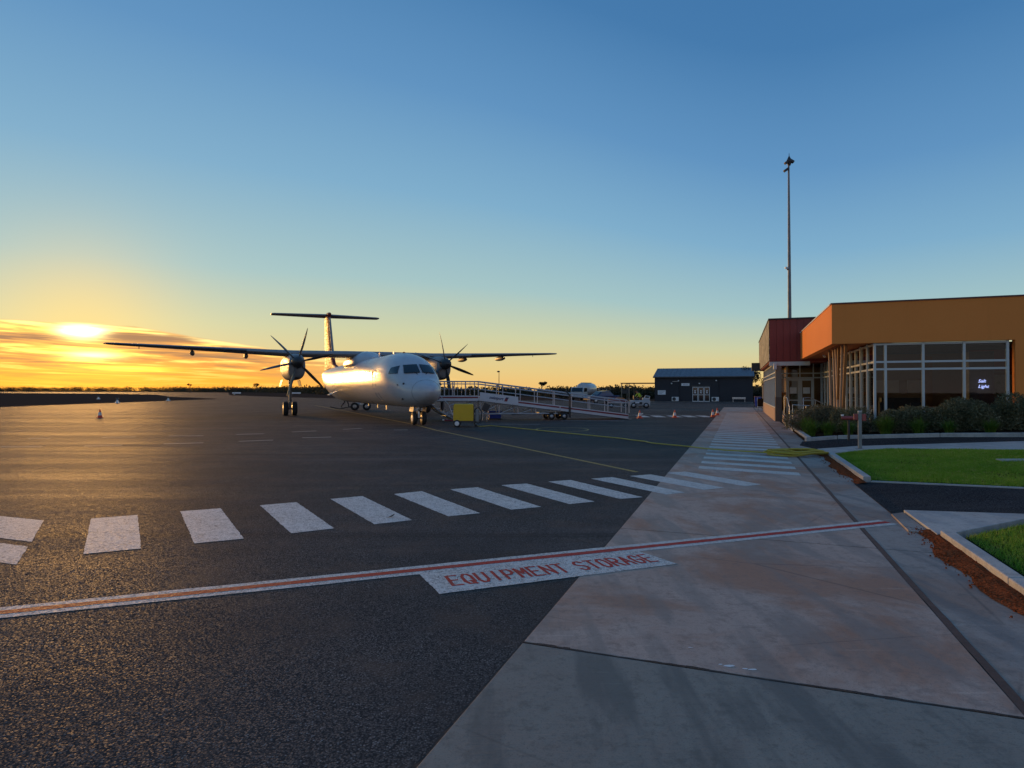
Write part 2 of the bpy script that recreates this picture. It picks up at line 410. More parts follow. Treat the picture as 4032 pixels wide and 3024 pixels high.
M['maroon'] = plain('maroon_stripe', (0.20, 0.018, 0.03), 0.5, 0.15)
M['rail'] = plain('ramp_rail', (0.50, 0.50, 0.51), 0.4, 0.15, 4, metal=0.35)
M['navy'] = plain('navy_print', (0.012, 0.022, 0.085), 0.5, 0.1)
M['yellow_box'] = plain('yellow_cover', (0.64, 0.40, 0.015), 0.6, 0.18, 2.5, bump=0.25)
M['blue_tub'] = plain('blue_plastic', (0.012, 0.045, 0.33), 0.4, 0.15)
M['cone_orange'] = plain('cone_red_orange', (0.75, 0.075, 0.025), 0.5, 0.12, 6)
M['cone_white'] = plain('cone_reflective', (0.72, 0.70, 0.68), 0.4, 0.06, 6)
M['hose'] = plain('yellow_hose', (0.42, 0.33, 0.035), 0.5, 0.2, 3)
M['orange_wall'] = None
def make_render(name, a, b):
    m = MT(name); co = m.co('Object')
    f = m.noise(co, 0.7, 5, 0.6); g = m.noise(co, 22, 5, 0.7)
    c = m.mix(f, a, b); c = m.mix(m.mul(m.rng(g, 0.5, 0.75), 0.25), c, tuple(x * 0.7 for x in a))
    dr = m.noise(m.co('Object', (3, 3, 0.15)), 1.2, 5, 0.6)
    c = m.mix(m.mul(m.rng(dr, 0.55, 0.8), 0.2), c, tuple(x * 0.75 for x in a))
    m.color(c); m.rough(0.8); m.set(Specular_IOR_Level=0.25); m.bump(g, 0.35, 0.006); return m.m
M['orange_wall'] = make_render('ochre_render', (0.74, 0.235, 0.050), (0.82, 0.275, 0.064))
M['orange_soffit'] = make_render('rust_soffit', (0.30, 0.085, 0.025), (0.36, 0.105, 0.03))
M['cap'] = plain('parapet_cap', (0.10, 0.03, 0.025), 0.5, 0.1)
M['red_clad'] = make_render('red_cladding', (0.215, 0.05, 0.042), (0.27, 0.065, 0.054))
M['tan'] = make_render('tan_masonry', (0.36, 0.25, 0.18), (0.44, 0.31, 0.23))
M['column'] = make_render('brown_column', (0.21, 0.18, 0.14), (0.27, 0.23, 0.18))
M['column_low'] = make_render('brown_column_base', (0.11, 0.085, 0.07), (0.15, 0.115, 0.09))
M['frame'] = plain('pale_window_frame', (0.50, 0.53, 0.53), 0.4, 0.06, 4)
M['timber1'] = plain('timber_pole', (0.42, 0.26, 0.17), 0.6, 0.2, 6, bump=0.2)
M['timber2'] = plain('timber_pole_dark', (0.30, 0.12, 0.035), 0.6, 0.2, 6, bump=0.2)
M['interior'] = make_render('interior_wall', (0.26, 0.14, 0.08), (0.34, 0.19, 0.10))
M['interior_dark'] = plain('interior_dark', (0.04, 0.03, 0.03), 0.7, 0.2)
M['interior_floor'] = plain('interior_floor', (0.20, 0.15, 0.12), 0.4, 0.2)
M['navy_clad'] = make_render('navy_cladding', (0.036, 0.037, 0.044), (0.048, 0.05, 0.058))
M['navy_roof'] = plain('blue_grey_roof', (0.125, 0.115, 0.135), 0.5, 0.08, 1.0)
M['paper'] = plain('paper_sign', (0.72, 0.74, 0.76), 0.7, 0.05)
M['vest'] = plain('hi_vis_cloth', (0.42, 0.62, 0.05), 0.75, 0.12)
M['cloth_dark'] = plain('dark_cloth', (0.018, 0.017, 0.022), 0.85, 0.2)
M['skin'] = plain('skin', (0.42, 0.24, 0.16), 0.6, 0.08)
M['hair'] = plain('hair', (0.03, 0.02, 0.015), 0.7, 0.2)
M['car_blue'] = gloss('car_blue', (0.012, 0.022, 0.085), 0.2, 0.05, 0.8)
M['car_white'] = gloss('car_white', (0.45, 0.46, 0.47), 0.4)
M['orange_bag'] = plain('orange_cloth', (0.52, 0.16, 0.035), 0.7, 0.15)
M['red_plastic'] = plain('red_plastic', (0.30, 0.055, 0.05), 0.45, 0.1)
M['post_grey'] = plain('post_grey', (0.20, 0.22, 0.23), 0.45, 0.15, 5, metal=0.3)
M['mast'] = plain('mast_steel', (0.16, 0.175, 0.19), 0.5, 0.15, 1, metal=0.4)
M['bark'] = plain('bark', (0.10, 0.07, 0.05), 0.9, 0.3, 6, bump=0.5)

def make_leaf(name, a, b, c, sc=1.2, rough=0.65):
    m = MT(name); co = m.co('Object'); f = m.noise(co, sc, 3, 0.6); g = m.noise(co, sc * 14, 2)
    oi = m.n('ShaderNodeObjectInfo')
    k = m.mix(m.rng(f, 0.35, 0.65), a, b); k = m.mix(m.rng(g, 0.5, 0.75), k, c)
    m.color(k); m.rough(rough); m.set(Specular_IOR_Level=0.25)
    tr = m.n('ShaderNodeBsdfTranslucent'); m.l(k, tr.inputs[0])
    mx = m.n('ShaderNodeMixShader'); mx.inputs[0].default_value = 0.25
    m.l(m.p.outputs[0], mx.inputs[1]); m.l(tr.outputs[0], mx.inputs[2]); m.l(mx.outputs[0], m.out.inputs[0]); return m.m
M['leaf_grey'] = make_leaf('saltbush_leaf', (0.12, 0.115, 0.065), (0.17, 0.155, 0.09), (0.24, 0.21, 0.13))
M['leaf_dark'] = make_leaf('hedge_leaf', (0.10, 0.108, 0.052), (0.165, 0.16, 0.088), (0.38, 0.34, 0.21))
M['leaf_green'] = make_leaf('strap_leaf', (0.06, 0.13, 0.015), (0.10, 0.19, 0.022), (0.19, 0.23, 0.04))
M['leaf_far'] = make_leaf('scrub_leaf', (0.035, 0.038, 0.02), (0.055, 0.05, 0.028), (0.075, 0.06, 0.035), 0.05, 0.8)
M['grass'] = make_leaf('grass_blade', (0.14, 0.31, 0.02), (0.21, 0.37, 0.035), (0.36, 0.40, 0.10), 0.7, 0.55)
M['turf'] = make_soil('turf_soil', (0.06, 0.09, 0.018), (0.11, 0.11, 0.03), 4)

def make_glass(name, tint=(0.84, 0.88, 0.87), refl=1.0, rough=0.01):
    m = MT(name)
    t = m.n('ShaderNodeBsdfTransparent'); t.inputs[0].default_value = (*tint, 1)
    g = m.n('ShaderNodeBsdfGlossy'); g.inputs['Roughness'].default_value = rough; g.inputs[0].default_value = (refl, refl, refl, 1)
    fr = m.n('ShaderNodeFresnel'); fr.inputs[0].default_value = 1.28
    mx = m.n('ShaderNodeMixShader'); m.l(fr.outputs[0], mx.inputs[0]); m.l(t.outputs[0], mx.inputs[1]); m.l(g.outputs[0], mx.inputs[2])
    m.l(mx.outputs[0], m.out.inputs[0]); return m.m
M['glass'] = make_glass('window_glass')
M['glass_pale'] = make_glass('clear_glass', (0.75, 0.8, 0.8))
M['glass_dark'] = gloss('tinted_glass', (0.012, 0.016, 0.022), 0.06, 0.0, 0.0, 0.6)
def emit(name, c, k):
    m = MT(name); m.color(c); m.p.inputs['Emission Color'].default_value = (*c, 1); m.p.inputs['Emission Strength'].default_value = k; return m.m
M['neon'] = emit('neon_tube', (0.45, 0.5, 1.0), 1.2)

# ================================================================== THE SETTING
# ground: one sheet to the horizon
g = MB(); g.poly([(-5000, -400, -0.03), (5000, -400, -0.03), (5000, 7000, -0.03), (-5000, 7000, -0.03)])
ground = struct(g.build('ground', M['dirt']))
def sheet(name, pts, z, mat, parent=None):
    o = MB().poly([(p[0], p[1], z) for p in pts]).build(name, mat, parent)
    if parent is None: struct(o)
    return o
VL, VJ, VO, VK = -1.275, 1.333, 1.80, 2.02      # walkway edge, brown joint, gutter edge, kerb face
a0, a1 = UV(-14, VL), UV(62, VL)
apron = sheet('asphalt_apron', [a0, a1, UV(62, 1.6), UV(89.6, 1.9), UV(96, -12), (2, 98), (-33.9, 122), (-45.9, 135), (-95, 205), (-216, 464),
                                (-420, 700), (-900, 960), (-2500, 1500), (-2500, -60), (-60, -60)], 0.0, M['asphalt'])
sheet('dirt_island', [(-49, 58.4), (-51.1, 75.8), (-53.2, 96), (-54.4, 111), (-57, 118), (-62, 124), (-90, 160), (-137, 235), (-209, 312), (-313, 373), (-700, 560), (-700, 260), (-120, 60), (-75, 45)][::-1], 0.008, M['dirt'])
# far low hill
hm = MB()
rings = []
for t, k in ((0, 1.0), (0.35, 0.82), (0.7, 0.5), (0.92, 0.2), (1.0, 0.02)):
    rings.append([(-1290 + 75 * k * math.cos(a) * 1.0, 2900 + 60 * k * math.sin(a), -1 + 13.5 * t) for a in [2 * math.pi * j / 28 for j in range(28)]])
struct(hm.rings(rings).build('far_hill', M['dirt'], smooth=True))

# walkway: base with a slab for every bay
walk = struct(MB().poly([UV(-14, VL + .004, -0.006), UV(62, VL + .004, -0.006), UV(62, VO + .2, -0.006), UV(-14, VO + .2, -0.006)]).build('walkway', M['joint']))
def uvbox(u0, u1, v0, v1, z0, z1, name, mat, parent, bevel=0.0):
    mb = MB(); mb.prism([UV(u0, v0), UV(u0, v1), UV(u1, v1), UV(u1, v0)], z0, z1)
    return mb.build(name, mat, parent, bevel=bevel)
BAY = 3.39
ub = 3.64
edges = [ub - BAY * 4 - .2] + [ub + BAY * k for k in range(-3, 18)]
for i in range(len(edges) - 1):
    u0, u1 = edges[i] + .011, edges[i + 1] - .011
    grey = u1 < 3.7
    uvbox(u0, u1, VL, VJ - .028, -0.12, 0.0018, 'slab', M['concrete_grey'] if grey else M['concrete'], walk, 0.004)
    if u0 < 21: uvbox(u0, u1, VJ + .022, VO + .14, -0.12, 0.0012, 'gutter_slab', M['gutter'], walk, 0.004)
    else: uvbox(u0, u1, VJ + .022, VO + .18, -0.12, 0.0012, 'gutter_slab', M['gutter'], walk, 0.004)
for i in range(len(edges) - 1):                # brown joint board between slab and gutter
    if edges[i] > 34: break
    mb = MB(); n = 10
    L = []; Rr = []
    for k in range(n + 1):
        u = edges[i] + (edges[i + 1] - edges[i]) * k / n
        L.append(UV(u, VJ - .026 + random.uniform(-.006, .004))); Rr.append(UV(u, VJ + .022 + random.uniform(-.004, .006)))
    for k in range(n): mb.poly([(*L[k].xy, 0.0032), (*Rr[k].xy, 0.0032), (*Rr[k + 1].xy, 0.0032), (*L[k + 1].xy, 0.0032)])
    mb.build('joint_board', M['joint_brown'], walk)
# crumbling edge and dark filler along the first joint and the apron edge
mb = MB()
n = 60
pts = [UV(3.64 + 0.006 * math.sin(k * .35) + random.uniform(-.004, .004), VL + (VJ - VL - .03) * k / n) for k in range(n + 1)]
for k in range(n):
    w = 0.007 + 0.012 * max(0, math.sin(k * .31)) ** 2 * random.random()
    mb.poly([(*(pts[k] - DU * w).xy, .0030), (*(pts[k + 1] - DU * w).xy, .0030), (*(pts[k + 1] + DU * w).xy, .0030), (*(pts[k] + DU * w).xy, .0030)])
mb.build('joint_filler', M['joint'], walk)
mb = MB()
n = 260
for k in range(n):
    u = 0.3 + k * .09
    w0, w1 = [0.004 + 0.02 * abs(math.sin(q * .37 + math.sin(q * 1.7))) * (0.4 + 0.6 * abs(math.sin(q * .091))) for q in (k, k + 1)]
    mb.poly([UV(u, VL - w0, .0010), UV(u, VL + .003, .0010), UV(u + .09, VL + .003, .0010), UV(u + .09, VL - w1, .0022)])
mb.build('edge_crack', M['joint'], walk)
# white paint splashes by the joint
mb = MB()
for (u, v, s) in ((3.74, -.05, .035), (3.73, .03, .03), (3.735, .07, .025), (3.92, -.28, .014), (3.74, -.10, .016)):
    p = UV(u, v); k = 7; sx = random.uniform(.8, 1.6)
    mb.poly([(p.x + s * sx * math.cos(a) * random.uniform(.5, 1), p.y + s * .5 * math.sin(a) * random.uniform(.4, 1), .0036) for a in [2 * math.pi * j / k for j in range(k)]])
mb.build('paint_splash', M['cone_white'], walk)

# soil strip beside the gutter with clods
def soil_strip(u0, u1):
    n = int((u1 - u0) / .12); mb = MB()
    prev = None
    for k in range(n + 1):
        u = u0 + (u1 - u0) * k / n
        vin = VO + .04 + .05 * math.sin(u * 1.7) + .04 * math.sin(u * 5.1 + 1) + random.uniform(-.012, .012)
        row = [UV(u, vin, .007), UV(u, vin + (VK - vin) * .35, .018 + random.uniform(0, .016)), UV(u, vin + (VK - vin) * .7, .026 + random.uniform(0, .02)), UV(u, VK + .01, .03 + random.uniform(0, .012))]
        if prev:
            for j in range(3): mb.poly([prev[j], row[j], row[j + 1], prev[j + 1]])
        prev = row
    return struct(mb.build('soil_strip', M['soil'], smooth=True))
soil_strip(-3, 8.0); soil_strip(11.7, 17.0)
mb = MB()
for k in range(520):
    u = random.choice([random.uniform(1.0, 8.0), random.uniform(5.5, 8.2), random.uniform(11.8, 16.0)])
    v = random.triangular(VO - .12, VK, VO + .12); s = random.uniform(.003, .012) * (1.3 if random.random() < .1 else 1)
    p = UV(u, v, .012 + (v - VO + .1) * .07)
    r0 = [(p.x + s * 1.1 * math.cos(a) * random.uniform(.7, 1.1), p.y + s * 1.1 * math.sin(a) * random.uniform(.7, 1.1), p.z - s * .6) for a in [2 * math.pi * j / 5 for j in range(5)]]
    r1 = [(p.x + s * .7 * math.cos(a + .4), p.y + s * .7 * math.sin(a + .4), p.z + s * random.uniform(.4, .8)) for a in [2 * math.pi * j / 5 for j in range(5)]]
    mb.rings([r0, r1])
stuff(tag(mb.build('soil_clods', M['soil']), 'small red soil clods scattered beside the gutter', 'soil'))
# asphalt footpaths, concrete aprons and kerbs on the right; the ground climbs gently away from the walkway
def hz(v): return max(0.0, .07 * (v - 2.0))
def slope(uvs, dz, name, mat, thick=.1, parent=None, bevel=0.0):
    mb = MB(); n = len(uvs); T = [UV(u, v, hz(v) + dz) for u, v in uvs]
    mb.v = [tuple(p - Vector((0, 0, thick))) for p in T] + [tuple(p) for p in T]
    mb.f = [tuple(reversed(range(n))), tuple(range(n, 2 * n))] + [(i, (i + 1) % n, n + (i + 1) % n, n + i) for i in range(n)]
    o = mb.build(name, mat, parent, bevel=bevel)
    if parent is None: struct(o)
    return o
slope([(-4, 2.0), (60, 2.0), (60, 14), (-4, 14)], -.035, 'bank', M['dirt'], .05)
slope([(-4, 14), (60, 14), (60, 60), (-4, 60)], -.04, 'bank', M['dirt'], .05)
slope([(11.75, 1.84), (8.95, 1.84), (9.16, 2.02), (8.9, 3.25), (8.6, 6.0), (8.0, 13), (10.4, 13), (10.5, 6.0), (11.0, 3.95), (11.95, 2.05)], .009, 'asphalt_path', M['path_asphalt'])
slope([(20.85, 1.86), (19.4, 1.66), (18.2, 2.0), (18.6, 3.0), (18.4, 6.6), (18.0, 13), (19.6, 13), (19.75, 7.0), (20.7, 5.43), (21.35, 2.9)], .009, 'asphalt_path', M['path_asphalt'])
slope([(18.15, 1.98), (16.85, 2.13), (17.45, 2.9), (17.65, 3.5), (16.4, 5.9), (15.6, 13), (18.02, 13), (18.38, 6.6), (18.58, 3.0)], .03, 'concrete_pad', M['concrete_pale'], .1, None, .006)
slope([(9.16, 2.0), (7.75, 2.0), (7.80, 2.15), (8.75, 3.24), (8.62, 5.2), (8.88, 3.25)], .045, 'concrete_slab', M['concrete_pale'], .1, None, .006)
struct(MB().prism([UV(8.95, 1.82), UV(7.95, 1.78), UV(7.9, 1.985), UV(9.12, 1.985)], -.02, 0.022).build('ramp_plate', M['gutter'], bevel=.004))
def kerb(uvs, w, h, name='kerb'):
    root = None
    for (ua, va), (ub_, vb) in zip(uvs[:-1], uvs[1:]):
        L = math.hypot(ub_ - ua, vb - va); du, dv = (ub_ - ua) / L, (vb - va) / L; nu, nv = -dv, du
        k = max(1, round(L / 1.8))
        for i in range(k):
            a, b = L * i / k + .004, L * (i + 1) / k - .004
            P = [(ua + du * a, va + dv * a), (ua + du * b, va + dv * b), (ua + du * b + nu * w, va + dv * b + nv * w), (ua + du * a + nu * w, va + dv * a + nv * w)]
            if root is None: root = slope(P, h, name, M['concrete_pale'], h + .06, None, .01)
            else: slope(P, h, 'kerb_stone', M['concrete_pale'], h + .06, root, .01)
    return root
kerb([(12.0, VK), (16.78, VK)], .12, .10)
kerb([(-8, VK), (7.72, VK)], .12, .09)
kerb([(12.0, VK + .13), (11.05, 3.95), (10.55, 6.0), (10.45, 13)], .06, .03, 'path_edging')
# lawns
lawn_a = [(16.7, VK + .13), (12.1, VK + .13), (11.12, 3.95), (10.62, 6.0), (10.52, 13), (15.55, 13), (16.35, 5.9), (17.6, 3.52), (17.4, 2.95)]
lawn_b = [(7.7, VK + .22), (-40, VK + .22), (-40, 9), (8.3, 9), (8.55, 5.2), (8.62, 3.24), (7.75, 2.30)]
for pl in (lawn_a, lawn_b): slope(pl, .02, 'lawn', M['turf'], .08)
slope([(7.72, VK + .13), (-3, VK + .13), (-3, VK + .3), (7.6, VK + .3)], .014, 'garden_edge', M['bark_mulch'], .05)
def inside(px, py, poly):
    c = np.zeros(len(px), bool); n = len(poly); j = n - 1
    for i in range(n):
        xi, yi, xj, yj = poly[i][0], poly[i][1], poly[j][0], poly[j][1]
        c ^= ((yi > py) != (yj > py)) & (px < (xj - xi) * (py - yi) / ((yj - yi) or 1e-9) + xi); j = i
    return c
def grass_mesh(name, poly, count, hmin, hmax, wid, vmax, umin, bare=0.0):
    us = [p[0] for p in poly]; vs = [p[1] for p in poly]
    pu = RNG.uniform(max(umin, min(us)), max(us), count * 4); pv = RNG.uniform(min(vs), min(vmax, max(vs)), count * 4)
    k = inside(pu, pv, poly)
    f = np.sin(pu * 2.1 + np.sin(pv * 1.7)) * np.sin(pv * 2.6 + np.sin(pu * 1.3)); k &= RNG.uniform(-1, 1, len(pu)) < f + 1.15 - bare
    pu, pv = pu[k][:count], pv[k][:count]; n = len(pu)
    px = DU.x * pu + DV.x * pv; py = DU.y * pu + DV.y * pv; pz = np.maximum(0, .07 * (pv - 2)) + .018
    h = RNG.uniform(hmin, hmax, n) * (1 + .35 * np.sin(px * 3.3) * np.sin(py * 2.9)); a = RNG.uniform(0, 2 * np.pi, n); t = RNG.uniform(0, .9, n) * h; b = RNG.uniform(0, 2 * np.pi, n)
    V = np.empty((n, 3, 3)); w = wid * RNG.uniform(.6, 1.3, n)
    V[:, 0] = np.stack([px - np.cos(a) * w, py - np.sin(a) * w, pz], 1)
    V[:, 1] = np.stack([px + np.cos(a) * w, py + np.sin(a) * w, pz], 1)
    V[:, 2] = np.stack([px + np.cos(b) * t, py + np.sin(b) * t, pz + h], 1)
    me = bpy.data.meshes.new(name); me.vertices.add(n * 3); me.vertices.foreach_set('co', V.reshape(-1))
    me.loops.add(n * 3); me.loops.foreach_set('vertex_index', np.arange(n * 3, dtype=np.int32))
    me.polygons.add(n); me.polygons.foreach_set('loop_start', np.arange(0, n * 3, 3, dtype=np.int32)); me.polygons.foreach_set('loop_total', np.full(n, 3, np.int32))
    me.update(); me.materials.append(M['grass'])
    return link(bpy.data.objects.new(name, me))
stuff(tag(grass_mesh('lawn_grass', lawn_a, 150000, .02, .05, .0045, 8.5, 8), 'green mown grass of the lawn between the two footpaths', 'grass'))
stuff(tag(grass_mesh('lawn_grass', lawn_b, 90000, .02, .055, .003, 5.0, 1.5, .25), 'patchy green grass at the right edge beside the kerb', 'grass'))
dl = slope([(14.6, 4.75), (14.3, 4.75), (14.05, 5.9), (14.35, 5.9)], .05, 'drain_lid', M['concrete_pale'], .06, None, .006); del dl['kind']; tag(dl, 'pale concrete drain lid set in the green lawn', 'drain lid')

# ------------------------------------------------------------------ painted markings (parts of the apron and the walkway)
ZP = 0.0034
def ragged(pts, step=.05, j=.0045):
    out = []; n = len(pts)
    for i in range(n):
        a, b = Vector((pts[i][0], pts[i][1], 0)), Vector((pts[(i + 1) % n][0], pts[(i + 1) % n][1], 0)); L = (b - a).length; k = max(1, min(60, int(L / step)))
        for q in range(k):
            p = a.lerp(b, q / k); out.append((p.x + random.uniform(-j, j), p.y + random.uniform(-j, j)))
    return out
def mark(pts, mat, parent, name, z=ZP): return MB().poly([(p[0], p[1], z) for p in ragged(pts)]).build(name, mat, parent)
zeb = [[(-5.21, 7.56), (-4.77, 7.78), (-3.72, 6.13), (-4.15, 5.92)], [(-4.35, 8.01), (-3.92, 8.22), (-2.87, 6.54), (-3.29, 6.33)],
       [(-3.48, 8.43), (-3.06, 8.67), (-2.04, 7.02), (-2.45, 6.78)], [(-2.65, 8.92), (-2.25, 9.17), (-1.22, 7.47), (-1.63, 7.24)],
       [(-1.81, 9.35), (-1.42, 9.61), (-0.41, 7.89), (-0.80, 7.69)], [(-0.99, 9.79), (-0.56, 10.0), (0.40, 8.32), (-0.01, 8.12)],
       [(-0.18, 10.22), (0.25, 10.40), (1.18, 8.71), (0.80, 8.52)], [(0.63, 10.62), (1.04, 10.81), (1.94, 9.07), (1.58, 8.92)],
       [(1.42, 10.97), (1.84, 11.17), (2.69, 9.49), (2.34, 9.31)], [(2.18, 11.32), (2.62, 11.53), (3.46, 9.95), (3.06, 9.75)],
       [(2.98, 11.75), (3.38, 11.94), (4.21, 10.31), (3.86, 10.10)]]
for i, q in enumerate(zeb): mark(q, M['paint_white'] if i < 9 else M['paint_path'], apron, 'zebra_stripe')
mark([(-5.71, 7.45), (-5.03, 6.40), (-5.51, 6.57), (-6.9, 7.15), (-7.6, 8.1)], M['paint_white'], apron, 'arrow_marking')
mark([(-5.32, 6.35), (-4.91, 6.20), (-4.51, 5.56), (-4.71, 5.63), (-6.2, 6.35), (-6.5, 6.75)], M['paint_white'], apron, 'arrow_marking')
for i in range(15):
    a = Vector((3.79 + i * .345 * .98, 12.42 + i * .93 * .98, 0)); b = Vector((5.38 + i * .345 * .98, 11.37 + i * .93 * .98, 0))
    wv = DU * (.42 if i < 3 else .40)
    mark([a, b, b + wv, a + wv], M['paint_path'], walk, 'walkway_stripe')
for i in range(15, 34):
    a = Vector((3.79 + i * .345 * .98, 12.42 + i * .93 * .98, 0)); b = Vector((5.38 + i * .345 * .98, 11.37 + i * .93 * .98, 0))
    mark([a, b, b + DU * .38, a + DU * .38], M['paint_path'], walk, 'walkway_stripe')
# equipment line: white, red, white
LD = Vector((math.cos(R(20.1)), math.sin(R(20.1)), 0)); LN = Vector((-LD.y, LD.x, 0)); L0 = Vector((-0.80, 5.27, 0))
def LP(s, t): return L0 + LD * s + LN * t
SJ = 2.02                                       # where the line meets the walkway
for s0, s1, mw, mr in ((-9.0, SJ, 'paint_white', 'paint_red'), (SJ, 5.72, 'paint_path', 'paint_red')):
    mark([LP(s0, 0), LP(s1, 0), LP(s1, .255), LP(s0, .255)], M[mw], apron, 'boundary_line')
    mark([LP(s0, .083), LP(s1, .083), LP(s1, .172), LP(s0, .172)], M[mr], apron, 'boundary_line_red', ZP + .0012)
sg = mark([LP(0.0, -.003), LP(.045, -.56), LP(2.28, -.50), LP(2.18, -.003)], M['paint_white'], apron, 'storage_sign', ZP + .0012)
def text_mesh(s, size, mat, name, parent, M4, spacing=1.0, ext=0.0, shear=0.0, bold=0.0):
    cu = bpy.data.curves.new(name, 'FONT'); cu.body = s; cu.size = size; cu.space_character = spacing; cu.extrude = ext; cu.shear = shear; cu.offset = bold
    cu.align_x = 'CENTER'; cu.align_y = 'CENTER'; cu.resolution_u = 3
    t = bpy.data.objects.new(name + '_tmp', cu); COL.objects.link(t)
    dg = bpy.context.evaluated_depsgraph_get(); me = bpy.data.meshes.new_from_object(t.evaluated_get(dg)); bpy.data.objects.remove(t)
    me.name = name; me.transform(M4); me.materials.clear(); me.materials.append(mat)
    o = link(bpy.data.objects.new(name, me)); o.parent = parent; return o
def frame_mat(origin, xdir, ydir):
    x = Vector(xdir).normalized(); y = Vector(ydir).normalized(); z = x.cross(y)
    return Matrix(((x.x, y.x, z.x, origin[0]), (x.y, y.y, z.y, origin[1]), (x.z, y.z, z.z, origin[2]), (0, 0, 0, 1)))
GL = {'E': [[(1, 0), (0, 0), (0, 1), (1, 1)], [(0, .52), (.8, .52)]], 'Q': [[(.3, 0), (0, .25), (0, .75), (.3, 1), (.7, 1), (1, .75), (1, .25), (.7, 0), (.3, 0)], [(.6, .28), (1.02, -.05)]],
      'U': [[(0, 1), (0, .25), (.3, 0), (.7, 0), (1, .25), (1, 1)]], 'I': [[(.5, 0), (.5, 1)]], 'P': [[(0, 0), (0, 1), (.7, 1), (1, .85), (1, .62), (.7, .47), (0, .47)]],
      'M': [[(0, 0), (0, 1), (.5, .4), (1, 1), (1, 0)]], 'N': [[(0, 0), (0, 1), (1, 0), (1, 1)]], 'T': [[(0, 1), (1, 1)], [(.5, 1), (.5, 0)]],
      'S': [[(1, .85), (.7, 1), (.3, 1), (0, .82), (0, .64), (.3, .53), (.7, .48), (1, .36), (1, .16), (.7, 0), (.3, 0), (0, .16)]], 'O': [[(.3, 0), (0, .25), (0, .75), (.3, 1), (.7, 1), (1, .75), (1, .25), (.7, 0), (.3, 0)]],
      'R': [[(0, 0), (0, 1), (.7, 1), (1, .85), (1, .62), (.7, .5), (0, .5)], [(.45, .5), (1, 0)]], 'A': [[(0, 0), (.5, 1), (1, 0)], [(.2, .36), (.8, .36)]], 'G': [[(1, .8), (.7, 1), (.3, 1), (0, .75), (0, .25), (.3, 0), (.7, 0), (1, .22), (1, .48), (.6, .48)]]}
zi = 0
def letters(word, s0, pitch, t0, hgt, wid):
    global zi
    for i, ch in enumerate(word):
        mb = MB()
        for st in GL[ch]:
            P = [LP(s0 + i * pitch + x * wid, t0 + i * pitch * .012 + y * hgt) for x, y in st]; w = .0145
            for a, b in zip(P[:-1], P[1:]):
                d = (b - a).normalized(); nn = Vector((-d.y, d.x, 0)) * w; e = d * w * .8; zi += 1; z = ZP + .0022 + (zi % 40) * .00002
                q = [a - e + nn, a - e - nn, b + e - nn, b + e + nn]; mb.poly([(p.x + random.uniform(-.002, .002), p.y + random.uniform(-.002, .002), z) for p in q])
        mb.build('letter', M['paint_red'], sg)
letters('EQUIPMENT', .20, .122, -.40, .255, .078); letters('STORAGE', 1.385, .116, -.375, .245, .076)
# yellow lead-in line, circle, faded dashes, far crossing
def strip(pts, w, mat, parent, name, z=ZP):
    P = [Vector((*p[:2], 0)) for p in pts]; mb = MB(); L = []; Rr = []
    for i, p in enumerate(P):
        t = (P[min(i + 1, len(P) - 1)] - P[max(i - 1, 0)]).normalized(); nn = Vector((-t.y, t.x, 0)) * w / 2
        L.append(p + nn); Rr.append(p - nn)
    for i in range(len(P) - 1): mb.poly([(*L[i].xy, z), (*Rr[i].xy, z), (*Rr[i + 1].xy, z), (*L[i + 1].xy, z)])
    return mb.build(name, mat, parent)
strip([(2.43, 11.87), (-3.09, 24.5), (-4.4, 28.1), (-12.6, 46.5), (-21, 65)], .11, M['paint_yellow'], apron, 'lead_in_line')
strip([(2.05 + 1.05 * math.cos(a), 24.9 + 1.3 * math.sin(a)) for a in [2 * math.pi * k / 40 for k in range(41)]], .09, M['paint_yellow'], apron, 'circle_marking')
strip([(1.5, 24.9), (2.3, 25.1)], .09, M['paint_yellow'], apron, 'circle_marking')
for a, b in (((-14.39, 17.15), (-13.27, 17.23)), ((-15.98, 20.14), (-15.3, 20.24)), ((-10.35, 18.13), (-9.35, 18.48)), ((-11.96, 21.26), (-10.82, 21.38)), ((-13.91, 20.68), (-12.82, 20.8)),
             ((-8.52, 19.03), (-7.65, 19.52)), ((-9.95, 22.0), (-9.1, 22.38)), ((-7.04, 20.46), (-6.16, 20.8)), ((-8.42, 23.34), (-7.68, 23.93)), ((-6.9, 24.9), (-6.3, 25.6)), ((-4.75, 24.5), (-4.2, 24.6)), ((-12.2, 17.4), (-11.3, 17.7)), ((-17.9, 19.9), (-16.9, 20.05))):
    strip([a, b], .13, M['paint_dash'], apron, 'dash_marking')
for x in (7.95, 8.9, 9.9, 10.8, 11.75): mark([(x - .30, 36.4), (x + .30, 36.3), (x + .42, 38.5), (x - .18, 38.6)], M['paint_white'], apron, 'crossing_stripe')
strip([(7.2, 38.6), (8.6, 40.5), (9.2, 43)], .12, M['paint_dash'], apron, 'white_line'); strip([(11.0, 50.5), (16.6, 49.6)], .14, M['paint_dash'], apron, 'white_line')
strip([(8.2, 40.5), (11.9, 38.6)], .12, M['paint_white'], apron, 'white_line'); strip([(-1.8, 28.9), (1.3, 28.6)], .12, M['paint_dash'], apron, 'white_line')
strip([(2.6, 32.4), (5.9, 31.9)], .12, M['paint_white'], apron, 'white_line')

